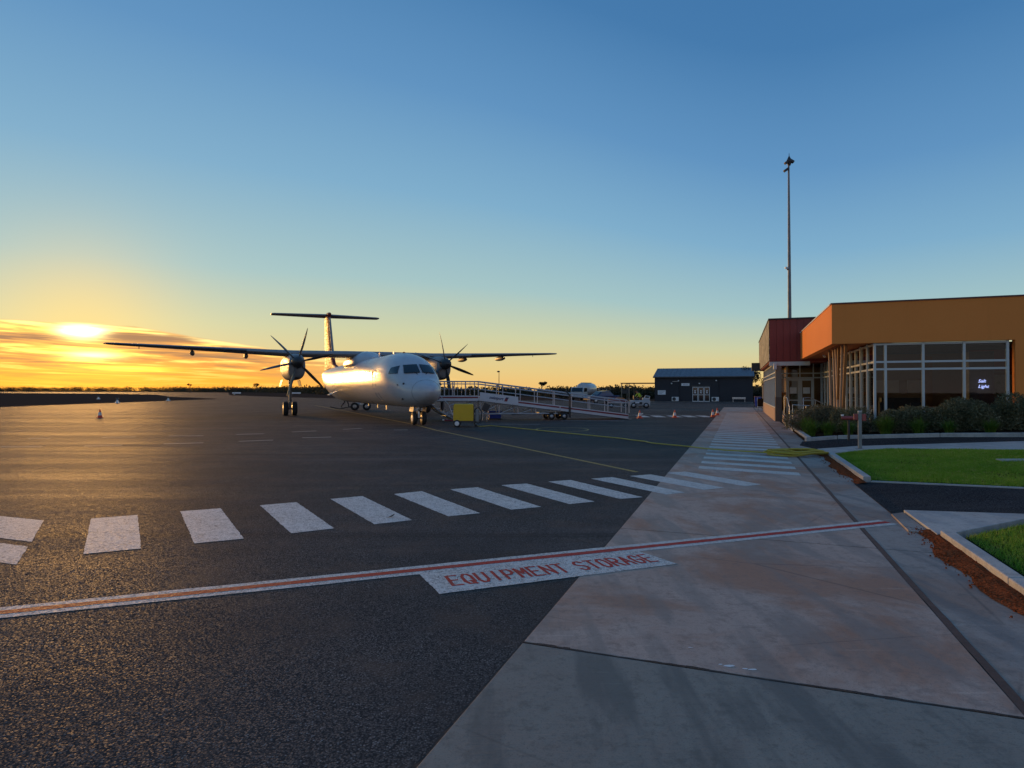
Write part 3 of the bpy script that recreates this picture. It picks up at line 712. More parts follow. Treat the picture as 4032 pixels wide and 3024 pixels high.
# ================================================================== THE AIRCRAFT (x aft of the nose wheels, y to its starboard, z up)
def crom(tab, x):
    n = len(tab)
    if x <= tab[0][0]: return tab[0][1:]
    if x >= tab[-1][0]: return tab[-1][1:]
    i = max(k for k in range(n - 1) if tab[k][0] <= x)
    p0, p1, p2, p3 = tab[max(i - 1, 0)], tab[i], tab[i + 1], tab[min(i + 2, n - 1)]
    h = p2[0] - p1[0]; t = (x - p1[0]) / h; out = []
    for c in range(1, len(p1)):
        m1 = (p2[c] - p0[c]) / ((p2[0] - p0[0]) or 1) * h; m2 = (p3[c] - p1[c]) / ((p3[0] - p1[0]) or 1) * h
        if (p1[c] - p0[c]) * (p2[c] - p1[c]) <= 0: m1 = 0
        if (p3[c] - p2[c]) * (p2[c] - p1[c]) <= 0: m2 = 0
        out.append((2 * t**3 - 3 * t**2 + 1) * p1[c] + (t**3 - 2 * t**2 + t) * m1 + (-2 * t**3 + 3 * t**2) * p2[c] + (t**3 - t**2) * m2)
    return tuple(out)
FUS = [(-1.95, .03, 1.58, 1.52), (-1.9, .14, 1.69, 1.41), (-1.75, .31, 1.82, 1.26), (-1.45, .52, 1.96, 1.1), (-1.0, .73, 2.12, 0.96), (-.6, .88, 2.28, 0.88), (-.2, 1.0, 2.55, 0.83),
       (.2, 1.09, 2.81, 0.805), (.7, 1.185, 3.05, 0.79), (1.3, 1.27, 3.26, 0.79), (2.1, 1.33, 3.41, 0.79), (3.0, 1.345, 3.48, 0.79), (17.5, 1.345, 3.48, 0.79),
       (20, 1.30, 3.47, 0.93), (23, 1.10, 3.45, 1.33), (26, .78, 3.41, 1.88), (29, .42, 3.33, 2.48), (30.7, .16, 3.23, 2.83), (30.9, .04, 3.13, 2.98)]
def sect(x, a, off=0.0):
    w, zt, zb = crom(FUS, x); zc = (zt + zb) / 2; h = (zt - zb) / 2
    c, s_ = math.cos(a), math.sin(a); e = 2 / 2.12
    return Vector((x, (w + off) * math.copysign(abs(c) ** e, c), zc + (h + off) * math.copysign(abs(s_) ** e, s_)))
YAW = 0.435
AC = thing('airliner', 'white twin propeller airliner parked nose towards the walkway', 'airplane', (-4.30, 28.14, 0), math.atan2(math.cos(YAW), -math.sin(YAW)))
AC.rotation_euler = (R(-0.28), 0, AC.rotation_euler.z)
xs = [-1.95, -1.93, -1.9, -1.85, -1.75, -1.6] + [-1.45 + .15 * i for i in range(16)] + [.95 + .3 * i for i in range(8)] + [3.2 + .9 * i for i in range(17)] + [18 + .6 * i for i in range(22)] + [30.9]
fus = MB().rings([[sect(x, 2 * math.pi * j / 56) for j in range(56)] for x in xs]).build('fuselage', M['plane_white'], AC, True)
def surf_x(y, z):
    lo, hi = -1.95, 3.0
    for _ in range(40):
        m_ = (lo + hi) / 2; w, zt, zb = crom(FUS, m_); zc, h = (zt + zb) / 2, (zt - zb) / 2
        ins = (abs(y) / max(w, 1e-4)) ** 2.12 + (abs(z - zc) / max(h, 1e-4)) ** 2.12 < 1
        if ins: hi = m_
        else: lo = m_
    return (lo + hi) / 2
def surf_y(x, z):
    w, zt, zb = crom(FUS, x); zc, h = (zt + zb) / 2, (zt - zb) / 2
    return w * max(0, 1 - (abs(z - zc) / h) ** 2.12) ** (1 / 2.12)
def patch(corners, kind, off, n=8, m=5):
    (a0, b0), (a1, b1), (a2, b2), (a3, b3) = corners; P = []
    for i in range(n + 1):
        for j in range(m + 1):
            s_, t = i / n, j / m
            a = (a0 * (1 - s_) + a1 * s_) * (1 - t) + (a3 * (1 - s_) + a2 * s_) * t
            b = (b0 * (1 - s_) + b1 * s_) * (1 - t) + (b3 * (1 - s_) + b2 * s_) * t
            p = Vector((surf_x(a, b), a, b)) if kind == 'f' else Vector((a, kind * surf_y(a, b), b))
            nrm = Vector((-.75 if kind == 'f' else -.35, p.y * .8, .35 * (p.z - 1.9))).normalized()
            P.append(p + nrm * off)
    mb = MB(); mb.v = [tuple(p) for p in P]
    for i in range(n):
        for j in range(m):
            k = i * (m + 1) + j; mb.f.append((k, k + 1, k + m + 2, k + m + 1))
    return mb
for s_ in (1, -1):
    patch([(s_ * .05, 2.40), (s_ * .72, 2.365), (s_ * .62, 2.765), (s_ * .05, 2.795)], 'f', .045).build('windscreen_surround', M['dark'], fus, True)
    patch([(s_ * .08, 2.425), (s_ * .69, 2.39), (s_ * .60, 2.745), (s_ * .08, 2.775)], 'f', .055).build('windscreen', M['glass_dark'], fus, True)
    patch([(.20, 2.37), (.98, 2.37), (.98, 2.66), (.50, 2.745)], s_, .022).build('side_window', M['glass_dark'], fus, True)
    x = surf_x(s_ * .3, 2.34)
    MB().tube([(x - .06, s_ * .18, 2.31), (surf_x(s_ * .22, 2.43) - .07, s_ * .30, 2.44)], .018, 6).build('wiper', M['dark'], fus)
    for (px, pz, r_) in ((-.55, 1.90, .05), (-.35, 1.2, .05), (-.15, 1.85, .03)):
        y = s_ * (surf_y(px, pz) + .02); MB().lathe([(0, r_ * .5), (.03, r_), (.07, r_ * .6)], (px + .05, y, pz), (-1, s_ * .4, 0), 10).build('probe', M['dark'], fus, True)
# radome line and panel seam
for ang in (0,):
    rr = [sect(-1.18, 2 * math.pi * j / 56, .004) for j in range(57)]
    MB().tube(rr, .007, 5, False).build('radome_seam', M['plane_grey'], fus)
win = None
wp = [(math.cos(a), math.sin(a)) for a in [2 * math.pi * k / 14 for k in range(14)]]
for s_ in (1, -1):
    for k in range(20):
        x = 3.9 + k * .79
        if 10.9 < x < 11.3: continue
        z = 2.45; y = s_ * (surf_y(x, z) + .006)
        tilt = .30
        if win is None or win[1] != s_:
            mb = MB(); mb.poly([(c * .125, -s_ * (q * .17) * tilt, q * .17) for c, q in wp]); win = (mb.build('cabin_window', M['glass_dark'], fus), s_); win[0].location = (x, y, z)
        else: piece(win[0], fus, (x, y, z))
# starboard door outlines and open baggage hatch
for (x0, x1, z0, z1) in ((3.0, 3.7, 1.10, 2.60), (16.2, 16.9, 1.2, 2.60)):
    P = []
    for t in range(33):
        a = 2 * math.pi * t / 32; cx_, cz_ = math.copysign(abs(math.cos(a)) ** .35, math.cos(a)), math.copysign(abs(math.sin(a)) ** .35, math.sin(a))
        px, pz = (x0 + x1) / 2 + cx_ * (x1 - x0) / 2, (z0 + z1) / 2 + cz_ * (z1 - z0) / 2
        P.append((px, surf_y(px, pz) + .004, pz))
    MB().tube(P, .009, 5, False).build('door_seam', M['plane_grey'], fus)
h = MB(); h.box(-.46, .46, 0, .62, -.025, .025, Matrix.Translation((15.1, 1.30, 1.55)) @ Matrix.Rotation(R(-24), 4, 'X'))
hd = h.build('open_hatch', M['white_metal'], AC, bevel=.01); hd['label'] = 'white hatch panel swung open from the lower fuselage'
MB().tube([(14.8, 1.30, 1.9), (14.8, 1.75, 1.45)], .015, 6).build('hatch_strut', M['steel'], hd)
for (x, z0, z1, l) in ((6.2, .80, .53, .24), (8.4, .80, .57, .2), (11.0, .80, .63, .2)):
    MB().prism([(0, -.015), (l, -.015), (l, .015), (0, .015)], 0, z1 - z0).build('antenna', M['plane_white'], AC).location = (x, 0, z0)
MB().box(0, .26, -.018, .018, 0, .30).build('antenna', M['plane_white'], AC).location = (7.9, 0, 3.47)
MB().box(0, .2, -.012, .012, 0, .16).build('antenna', M['plane_white'], AC).location = (4.6, 0, 3.47)
MB().lathe([(0, .07), (.05, .07), (.09, .03)], (2.6, 0, 3.43), (0, 0, 1), 10).build('beacon', M['plane_red'], AC)

def airfoil(n=14):
    up = []; lo = []
    for i in range(n + 1):
        x = .5 * (1 - math.cos(math.pi * i / n)); y = 5 * (.2969 * math.sqrt(x) - .126 * x - .3516 * x**2 + .2843 * x**3 - .1015 * x**4)
        up.append((x, y)); lo.append((x, -y * .75))
    return up + lo[-2:0:-1]
AF = airfoil()
def wing(stations, name, mat, horizontal=True, parent=AC):
    rings = []
    for (s_, xle, c, z, tk) in stations:
        rings.append([(xle + c * x, s_, z + c * tk * y) if horizontal else (xle + c * x, c * tk * y, s_) for x, y in AF])
    return MB().rings(rings).build(name, mat, parent, True)
WS = [(0, 11.05, 3.15, 3.84, .155), (1.2, 11.05, 3.15, 3.84, .155), (4.4, 11.1, 3.05, 3.83, .15), (7, 11.33, 2.55, 3.94, .14), (10.5, 11.68, 1.9, 4.09, .13), (13.6, 12.0, 1.35, 4.22, .12), (14.05, 12.12, 1.1, 4.24, .11), (14.2, 12.4, .6, 4.245, .08)]
for s_ in (1, -1):
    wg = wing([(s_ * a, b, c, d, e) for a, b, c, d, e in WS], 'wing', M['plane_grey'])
    wing([(s_ * a, b - .02, c * .10, d - .005, e * 4.2) for a, b, c, d, e in WS if 5 < a < 14.1], 'deicing_boot', M['boot'], parent=wg)
    for yy in (7.0, 9.9):
        zz = 3.94 + (yy - 7) * .043
        MB().ell((13.15, s_ * yy, zz - .22), .95, .13, .16, 12, 10).build('flap_fairing', M['plane_grey'], wg, True)
    MB().tube([(13.2, s_ * 12.6, 4.15), (13.2, s_ * 12.6, 4.03)], .02, 6).build('static_wick', M['dark'], wg)
    # engine nacelle
    NY = s_ * 4.4
    NP = [(9.28, .34, 3.56, 2.86), (9.36, .42, 3.63, 2.50), (9.55, .46, 3.69, 2.32), (10.0, .50, 3.74, 2.24), (11, .52, 3.80, 2.22), (13, .53, 3.88, 2.22), (15, .50, 3.85, 2.35), (16.8, .36, 3.72, 2.8), (18.2, .12, 3.5, 3.2)]
    def nsec(x, off=0, n=28):
        w, zt, zb = crom(NP, x); zc, hh = (zt + zb) / 2, (zt - zb) / 2
        return [Vector((x, NY + (w + off) * math.copysign(abs(math.cos(a)) ** .8, math.cos(a)), zc + (hh + off) * math.copysign(abs(math.sin(a)) ** .8, math.sin(a)))) for a in [2 * math.pi * j / n for j in range(n)]]
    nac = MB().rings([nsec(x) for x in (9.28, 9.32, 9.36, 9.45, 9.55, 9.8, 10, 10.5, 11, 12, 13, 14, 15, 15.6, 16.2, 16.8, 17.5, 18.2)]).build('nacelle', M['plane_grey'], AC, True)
    MB().ell((9.40, NY, 2.70), .07, .27, .13, 18, 8).build('air_intake', M['dark'], nac, True)
    MB().ell((9.62, NY, 2.38), .14, .2, .10, 16, 8).build('cooler_intake', M['dark'], nac, True)
    # propeller
    prop = MB().lathe([(-.62, .02), (-.58, .10), (-.48, .19), (-.3, .28), (-.1, .335), (.1, .345), (.16, .34)], (9.12, NY, 3.23), (1, 0, 0), 28).build('propeller', M['dark'], AC, True)
    prop['label'] = 'dark six-bladed propeller'
    ph0 = 15.8 if s_ == 1 else -10.4
    for k in range(6):
        ph = R(ph0 + 60 * k); rad = Vector((0, -math.sin(ph), math.cos(ph))); tan = Vector((0, -math.cos(ph), -math.sin(ph))); ax = Vector((1, 0, 0)); rg = []
        for (rr, ch, tk, tw, sw) in ((.22, .12, .9, 60, 0), (.4, .16, .5, 60, 0), (.6, .24, .25, 62, -.01), (.95, .32, .16, 64, -.02), (1.35, .33, .12, 67, 0), (1.7, .28, .11, 70, .05), (1.93, .20, .10, 72, .10), (2.05, .08, .10, 72, .15)):
            c_ = Vector((9.12, NY, 3.23)) + rad * rr + ax * sw; cd = ax * math.sin(R(tw)) + tan * math.cos(R(tw)); nd = tan * math.sin(R(tw)) - ax * math.cos(R(tw))
            rg.append([c_ + cd * (x - .4) * ch + nd * y * ch * tk * 1.2 for x, y in AF[::2]])
        MB().rings(rg).build('blade', M['prop'], prop, True)
    # main gear
    gr = MB().tube([(13.6, NY, 2.4), (13.94, NY, .46)], [.10, .085], 12).build('main_gear', M['alu'], AC, True)
    MB().tube([(12.2, NY + .05 * s_, 2.3), (13.75, NY, .95)], .05, 8).build('drag_brace', M['steel'], gr)
    MB().tube([(14.9, NY, 2.35), (13.75, NY, 1.25)], .04, 8).build('side_brace', M['steel'], gr)
    MB().tube([(13.94, NY - .36, .46), (13.94, NY + .36, .46)], .06, 10).build('axle', M['dark'], gr)
    for w_ in (-.27, .27):
        ty = MB().lathe([(-.15, .30), (-.145, .40), (-.10, .452), (0, .462), (.10, .452), (.145, .40), (.15, .30)], (13.94, NY + w_, .46), (0, 1, 0), 28).build('wheel', M['rubber'], gr, True)
        for q in (-1, 1): MB().lathe([(0, .27), (.012, .26), (.02, .12), (.03, .05)], (13.94, NY + w_ + q * .135, .46), (0, q, 0), 18).build('wheel_hub', M['steel'], ty, True)
    for q in (-1, 1):
        MB().box(-.9, .7, -.012, .012, -.42, .0, Matrix.Translation((13.9, NY + q * .5, 2.28)) @ Matrix.Rotation(R(q * 14), 4, 'X')).build('gear_door', M['dark'], gr)
# wing to body fairing
FP = [(9.6, .15, 3.62), (10.2, .75, 3.80), (11, 1.0, 4.02), (12.5, 1.08, 4.10), (14, 1.05, 4.04), (15.3, .8, 3.85), (16.4, .2, 3.64)]
MB().rings([[(x, crom(FP, x)[0] * math.cos(a), 3.3 + (crom(FP, x)[1] - 3.3) * max(-.3, math.sin(a))) for a in [2 * math.pi * j / 28 for j in range(28)]] for x in [9.6 + .4 * i for i in range(18)]]).build('wing_fairing', M['plane_white'], AC, True)
# tail
fin = wing([(3.45, 22.2, 8.2, 0, .05), (3.75, 24.2, 6.1, 0, .08), (4.6, 25.3, 4.9, 0, .10), (6.3, 26.25, 4.0, 0, .11), (8.02, 27.2, 3.2, 0, .115)], 'fin', M['plane_red'], False)
wing([(4.4, 24.9 + .18, .45, 0, .5), (6.3, 26.2, .45, 0, .52), (7.9, 27.1, .42, 0, .5)], 'fin_leading_edge', M['plane_grey'], False, fin)
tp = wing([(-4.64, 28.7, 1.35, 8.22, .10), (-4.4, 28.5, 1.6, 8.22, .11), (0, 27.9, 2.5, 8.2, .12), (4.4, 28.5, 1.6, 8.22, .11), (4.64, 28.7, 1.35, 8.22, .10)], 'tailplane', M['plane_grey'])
MB().ell((28.3, 0, 8.2), 1.5, .19, .24, 16, 12).build('tail_bullet', M['plane_red'], tp, True)
# nose gear
ng = MB().tube([(.12, 0, 1.25), (0, 0, .32)], [.09, .07], 12).build('nose_gear', M['alu'], AC, True)
MB().tube([(-.75, 0, 1.1), (-.05, 0, .65)], .04, 8).build('drag_brace', M['steel'], ng)
MB().tube([(0, -.30, .32), (0, .30, .32)], .045, 8).build('axle', M['dark'], ng)
for w_ in (-.22, .22):
    ty = MB().lathe([(-.10, .18), (-.095, .25), (-.06, .305), (0, .315), (.06, .305), (.095, .25), (.10, .18)], (0, w_, .315), (0, 1, 0), 24).build('wheel', M['rubber'], ng, True)
    for q in (-1, 1): MB().lathe([(0, .175), (.01, .17), (.02, .06)], (0, w_ + q * .088, .315), (0, q, 0), 16).build('wheel_hub', M['white_metal'], ty, True)
for q in (-1, 1):
    MB().box(-.30, .35, -.012, .012, -.24, 0, Matrix.Translation((.15, q * .26, .86)) @ Matrix.Rotation(R(q * 10), 4, 'X')).build('gear_door', M['plane_grey'], ng)
    MB().lathe([(0, .05), (.04, .07), (.045, .06)], (-.08, q * .1, .72), (-1, 0, 0), 12).build('taxi_light', M['cone_white'], ng, True)
# airstair door, let down on the port side
ast = MB()
A_, B_ = Vector((2.55, -1.30, .98)), Vector((2.55, -2.55, .12))
for q in (0, .72): ast.tube([A_ + Vector((q, .05, .05)), A_ + Vector((q, -.5, -.46)), B_ + Vector((q, .15, .08)), B_ + Vector((q, 0, 0))], .035, 8)
ast.poly([A_ + Vector((0, 0, -.05)), A_ + Vector((.72, 0, -.05)), B_ + Vector((.72, 0, -.05)), B_ + Vector((0, 0, -.05))])
air = ast.build('airstair', M['plane_grey'], AC)
for k in range(4):
    p = A_.lerp(B_, (k + .6) / 4.4); MB().box(.04, .68, -.13, .13, -.015, .015).build('stair_step', M['steel'], air).location = p
for q in (.0, .72): MB().tube([A_ + Vector((q, .02, .75)), A_ + Vector((q, -.45, .45)), B_ + Vector((q, .25, .75)), B_ + Vector((q, .05, .15))], .018, 6).build('stair_rail', M['alu'], air)

# ================================================================== BOARDING RAMP
RP = thing('boarding_ramp', 'long white and maroon wheeled boarding ramp leading up to the airliner door', 'boarding ramp', (-1.76, 32.3, 0), R(9.7))
RL, RH, RW = 8.3, 1.07, 1.25
def rz_(x): return RH if x <= 0 else RH - (RH - .05) * x / RL
def slab_x(x0, x1, y0, y1, d0, d1):           # a band following the deck, d measured from the deck line
    mb = MB(); mb.v = [(x0, y0, rz_(x0) + d0), (x1, y0, rz_(x1) + d0), (x1, y1, rz_(x1) + d0), (x0, y1, rz_(x0) + d0), (x0, y0, rz_(x0) + d1), (x1, y0, rz_(x1) + d1), (x1, y1, rz_(x1) + d1), (x0, y1, rz_(x0) + d1)]
    mb.f = [(0, 3, 2, 1), (4, 5, 6, 7), (0, 1, 5, 4), (1, 2, 6, 5), (2, 3, 7, 6), (3, 0, 4, 7)]; return mb
slab_x(-2.2, 0, .03, RW - .03, .0, .05).build('platform_deck', M['steel'], RP)
slab_x(0, 4.4, .03, RW - .03, .0, .05).build('ramp_deck', M['steel'], RP); slab_x(4.42, RL, .03, RW - .03, .0, .05).build('ramp_deck', M['steel'], RP)
slab_x(RL, RL + .62, .05, RW - .05, -.035, -.015).build('end_flap', M['alu'], RP)
for y in (0.0, RW):
    o = -.035 if y == 0 else .005; y0, y1 = y + o, y + o + .03
    for (x0, x1) in ((-2.2, -.02), (.02, 4.4), (4.44, RL)):
        b_ = slab_x(x0, x1, y0, y1, -.03, .24).build('side_beam', M['ramp_white'], RP)
        e = -.004 if y == 0 else .004
        slab_x(x0 + .01, x1 - .01, y0 + e, y1 + e, .11, .19).build('maroon_stripe', M['maroon'], b_)
        slab_x(x0, x1, y0 + e, y1 + e, -.06, -.031).build('lower_edge', M['dark'], b_)
    posts = [-2.1, -1.4, -.7, -.03] + [.95 + 1.03 * k for k in range(8)]
    if y > 0: posts = [-2.1, -1.75, -1.2, -.6, -.1] + [.5 + .98 * k for k in range(8)]
    for x in posts:
        MB().tube([(x, y, rz_(x) + .24), (x, y, rz_(x) + .98)], .024, 8).build('rail_post', M['rail'], RP)
    for hgt, r_ in ((1.0, .026), (.87, .02), (.60, .014)):
        MB().tube([(-2.2, y, RH + hgt), (0, y, RH + hgt), (RL - .1, y, rz_(RL) + hgt)] + ([(RL + .05, y, rz_(RL) + hgt - .12), (RL + .05, y, rz_(RL) + .3)] if hgt == 1.0 else []), r_, 8).build('hand_rail', M['rail'], RP)
for x in [-1.95 + .23 * k for k in range(8)]:
    MB().tube([(x, RW, RH + .05), (x, RW, RH + .98)], .012, 6).build('baluster', M['rail'], RP)
# banner with its print
ban = slab_x(.05, 2.12, -.055, -.042, .0, .44).build('banner', M['ramp_white'], RP)
sl_ = math.atan2(-(RH - .05), RL)
bx = Vector((math.cos(sl_), 0, math.sin(sl_))); bz = Vector((0, 0, 1))
text_mesh('swissport', .21, M['navy'], 'print', ban, frame_mat((.93, -.060, rz_(.93) + .225), bx, Vector((-bx.z, 0, bx.x))) @ Matrix.Diagonal((.92, 1.05, 1, 1)), 1.0, .001, .15, .005)
em = MB(); cx_ = 1.46; cz_ = rz_(1.46) + .215
em.poly([(cx_ - .11, -.0602, cz_ - .09), (cx_ + .05, -.0602, cz_ - .11), (cx_ + .12, -.0602, cz_ + .07), (cx_ - .03, -.0602, cz_ + .09)]); em.build('print_emblem', M['maroon'], ban)
em = MB(); em.poly([(cx_ - .02, -.0606, cz_ + .07), (cx_ + .05, -.0606, cz_ - .0), (cx_ + .17, -.0606, cz_ + .10), (cx_ + .0, -.0606, cz_ + .12)]); em.build('print_emblem', M['navy'], ban)
# understructure
for y in (.06, RW - .06):
    MB().tube([(.1, y, .34), (4.3, y, .34)], .03, 8).build('bottom_chord', M['rail'], RP)
    for x in (.1, 1.1, 2.12, 3.1, 4.2):
        MB().tube([(x, y, .34), (x, y, rz_(x) - .05)], .026, 8).build('truss_post', M['rail'], RP)
    for x0, x1 in ((.1, 1.1), (1.1, 2.12), (2.12, 3.1), (3.1, 4.2)):
        MB().tube([(x0, y, .34), (x1, y, rz_(x1) - .06)], .018, 6).build('truss_brace', M['rail'], RP)
    MB().tube([(-1.9, y, .55), (-1.9, y, RH)], .05, 8).build('lift_leg', M['dark'], RP); MB().tube([(-1.9, y, .2), (-1.9, y, .56)], .035, 8).build('lift_foot', M['steel'], RP)
    MB().tube([(-1.85, y, .35), (.1, y, .34)], .03, 8).build('bottom_chord', M['rail'], RP)
    MB().tube([(-1.85, y, .36), (-.2, y, RH - .06)], .022, 6).build('truss_brace', M['rail'], RP)
MB().box(3.3, 5.0, .1, RW - .1, .30, .40).build('axle_frame', M['dark'], RP)
for x in (3.95, 4.65):
    MB().tube([(x, .02, .2), (x, RW - .02, .2)], .03, 8).build('axle', M['dark'], RP)
    for y in (.0, RW):
        wv = MB().lathe([(-.07, .1), (-.065, .16), (-.03, .195), (.03, .195), (.065, .16), (.07, .1)], (x, y, .197), (0, 1, 0), 18).build('wheel', M['rubber'], RP, True)
        MB().lathe([(0, .09), (.02, .05)], (x, y - .072, .197), (0, -1, 0), 12).build('wheel_hub', M['steel'], wv)
MB().tube([(4.95, -.09, .12), (4.95, -.09, 1.30), (4.72, -.09, 1.62)], [.06, .05, .03], 8).build('jack_handle', M['dark'], RP)
MB().tube([(3.2, .6, .33), (1.9, .62, .28)], .03, 6).build('tow_bar', M['dark'], RP)

# blue tub and tilted screen under the ramp
tub = thing('blue_tub', 'blue plastic tub on the tarmac beneath the white ramp banner', 'tub', (-.95, 33.9, .05), R(8))
MB().rings([[(x * k, y * k, z) for x, y in ((-.36, -.24), (.36, -.24), (.36, .24), (-.36, .24))] for z, k in ((0, .85), (.36, 1.0), (.37, 1.06), (.40, 1.06), (.40, .97), (.06, .82))]).build('tub_body', M['blue_tub'], tub, bevel=.012)
MB().box(-.36, .36, -.22, .22, -.05, .0).build('tub_skid', M['dark'], tub)
ck = thing('chock_board', 'tilted dark grey sign board leaning between the yellow cart and the ramp', 'board', (-1.45, 32.05, 0), R(10))
MB().box(-.17, .17, -.015, .015, 0, .42, Matrix.Translation((0, 0, .50)) @ Matrix.Rotation(R(22), 4, 'Y')).build('panel', M['dark'], ck, bevel=.008)
for x in (-.1, .14): MB().tube([(x, .02, 0), (x + .04, .02, .62)], .016, 6).build('leg', M['rail'], ck)

# yellow ground power cart
GP = thing('power_cart', 'yellow covered ground power cart with one white hub wheel near the airliner nose', 'cart', (-2.12, 26.75, 0), R(3))
body = MB().rings([[(x * k, y, z) for x, y in ((-.44, -.32), (.44, -.32), (.44, .32), (-.44, .32))] for z, k in ((.26, .96), (.34, 1.0), (.86, 1.0), (.97, .95), (1.0, .86))]).build('cover', M['yellow_box'], GP, bevel=.03)
for z in (.40, .66, .84): MB().tube([(-.447, -.325, z), (.447, -.325, z + random.uniform(-.02, .02))], .006, 5).build('cover_fold', M['yellow_box'], body)
MB().box(-.46, .5, -.33, .33, .20, .27).build('chassis', M['dark'], GP)
for y in (-.37, .37):
    w_ = MB().lathe([(-.06, .09), (-.055, .13), (-.03, .16), (.03, .16), (.055, .13), (.06, .09)], (-.28, y, .16), (0, 1, 0), 20).build('wheel', M['rubber'], GP, True)
    for q in (-1, 1): MB().lathe([(0, .10), (.012, .095), (.02, .03)], (-.28, y + q * .055, .16), (0, q, 0), 16).build('wheel_hub', M['cone_white'], w_, True)
MB().tube([(.42, 0, .24), (.52, 0, .05)], .03, 8).build('jockey_leg', M['dark'], GP); MB().lathe([(-.03, .05), (.03, .05)], (.53, 0, .052), (0, 1, 0), 12).build('jockey_wheel', M['rubber'], GP)
MB().box(.50, .66, -.16, .16, .22, .74).build('control_box', M['post_grey'], GP, bevel=.02)
MB().tube([(.62 + .17 * math.cos(a), -.19, .50 + .34 * math.sin(a)) for a in [2 * math.pi * k / 24 for k in range(25)]], .022, 8, False).build('cable_hoop', M['dark'], GP)
MB().tube([(-.46, 0, .26), (-.85, -.02, .30)], .028, 8).build('draw_bar', M['maroon'], GP); MB().lathe([(-.015, .05), (.015, .05)], (-.88, -.02, .30), (0, 0, 1), 12).build('tow_eye', M['cone_white'], GP)
MB().tube([(.45, -.3, .28), (.45, -.3, .99)], .02, 6).build('corner_post', M['dark'], GP); MB().tube([(-.46, -.33, .5), (-.62, -.33, .92), (-.40, -.33, 1.02)], .018, 6).build('handle', M['steel'], GP)

# yellow hose with its coil on the walkway
hp = [(-1.55, 26.85), (-1.3, 26.6), (-.88, 27.0), (-.45, 26.3), (-.02, 25.69), (.9, 24.2), (1.88, 22.52), (2.7, 21.2), (3.55, 19.92), (3.75, 19.3), (4.05, 18.7), (4.18, 18.12), (4.5, 17.6), (4.91, 16.99), (5.37, 16.17), (6.08, 15.53), (6.5, 15.2)]
P = [Vector((*p, .03)) for p in hp]; dense = []
for i in range(len(P) - 1):
    for k in range(6):
        t = k / 6; q = P[i].lerp(P[i + 1], t)
        p0, p3 = P[max(i - 1, 0)], P[min(i + 2, len(P) - 1)]
        q = .5 * ((2 * P[i]) + (P[i + 1] - p0) * t + (2 * p0 - 5 * P[i] + 4 * P[i + 1] - p3) * t * t + (3 * P[i] - p0 - 3 * P[i + 1] + p3) * t**3)
        q += DV * .03 * math.sin(i * 2.1 + t * 3); q.z = .03; dense.append(q)
N = 7 * 40; last = dense[-1]
for k in range(N):
    a = 2 * math.pi * k / 40 + math.pi; lap = k / 40
    rx = .58 + .16 * math.sin(lap * 2.3) + .09 * math.sin(a * 2 + lap * 2); ry = .34 + .10 * math.cos(lap * 1.7) + .07 * math.sin(a * 3 + lap * 2)
    cx_, cy_ = 6.98 - .16 * math.cos(lap * 1.9), 14.88 + .10 * math.sin(lap * 2.6)
    z = .03 + .045 * (lap * .3 + .5 * (1 + math.sin(a * 2.5 + lap * 3.1)) * .6)
    dense.append(Vector((cx_ + rx * math.cos(a), cy_ + ry * math.sin(a), z)))
tag(MB().tube(dense, .018, 7).build('yellow_hose', M['hose'], smooth=True), 'yellow hose run from the yellow cart to a loose coil on the walkway', 'hose')

# ------------------------------------------------------------------ traffic cones
def cone_proto():
    t = thing('traffic_cone', 'x', 'traffic cone', group='traffic cones on the apron')
    MB().box(-.16, .16, -.16, .16, 0, .03).build('base', M['cone_orange'], t, bevel=.008)
    def r_(z): return .115 - (z - .03) * .205
    MB().lathe([(z, r_(z)) for z in (.03, .14)], (0, 0, 0), (0, 0, 1), 18, False).build('lower_cone', M['cone_orange'], t, True)
    MB().lathe([(z, r_(z) + .001) for z in (.14, .31)], (0, 0, 0), (0, 0, 1), 18, False).build('reflective_band', M['cone_white'], t, True)
    MB().lathe([(z, r_(z)) for z in (.31, .46)] + [(.47, .015)], (0, 0, 0), (0, 0, 1), 18).build('tip', M['cone_orange'], t, True)
    return t
cp = cone_proto()
for i, (x, y, lb) in enumerate(((7.32, 34.93, 'red and white traffic cone at the foot of the boarding ramp'), (9.45, 35.41, 'red and white traffic cone alone midway between the ramp foot and the walkway'),
                              (11.99, 36.4, 'red and white traffic cone by the walkway, the nearer of a pair'), (13.18, 39.15, 'red and white traffic cone by the walkway, the farther of a pair'),
                              (-24.01, 35.53, 'red and white traffic cone alone on the sunlit tarmac under the left wing tip'))):
    c = cp if i == 0 else copy_tree(cp)
    c.location = (x, y, .001); c.rotation_euler.z = i * .6; c['label'] = lb
    if i == 4: c.scale = (1.05, 1.05, 1.05)

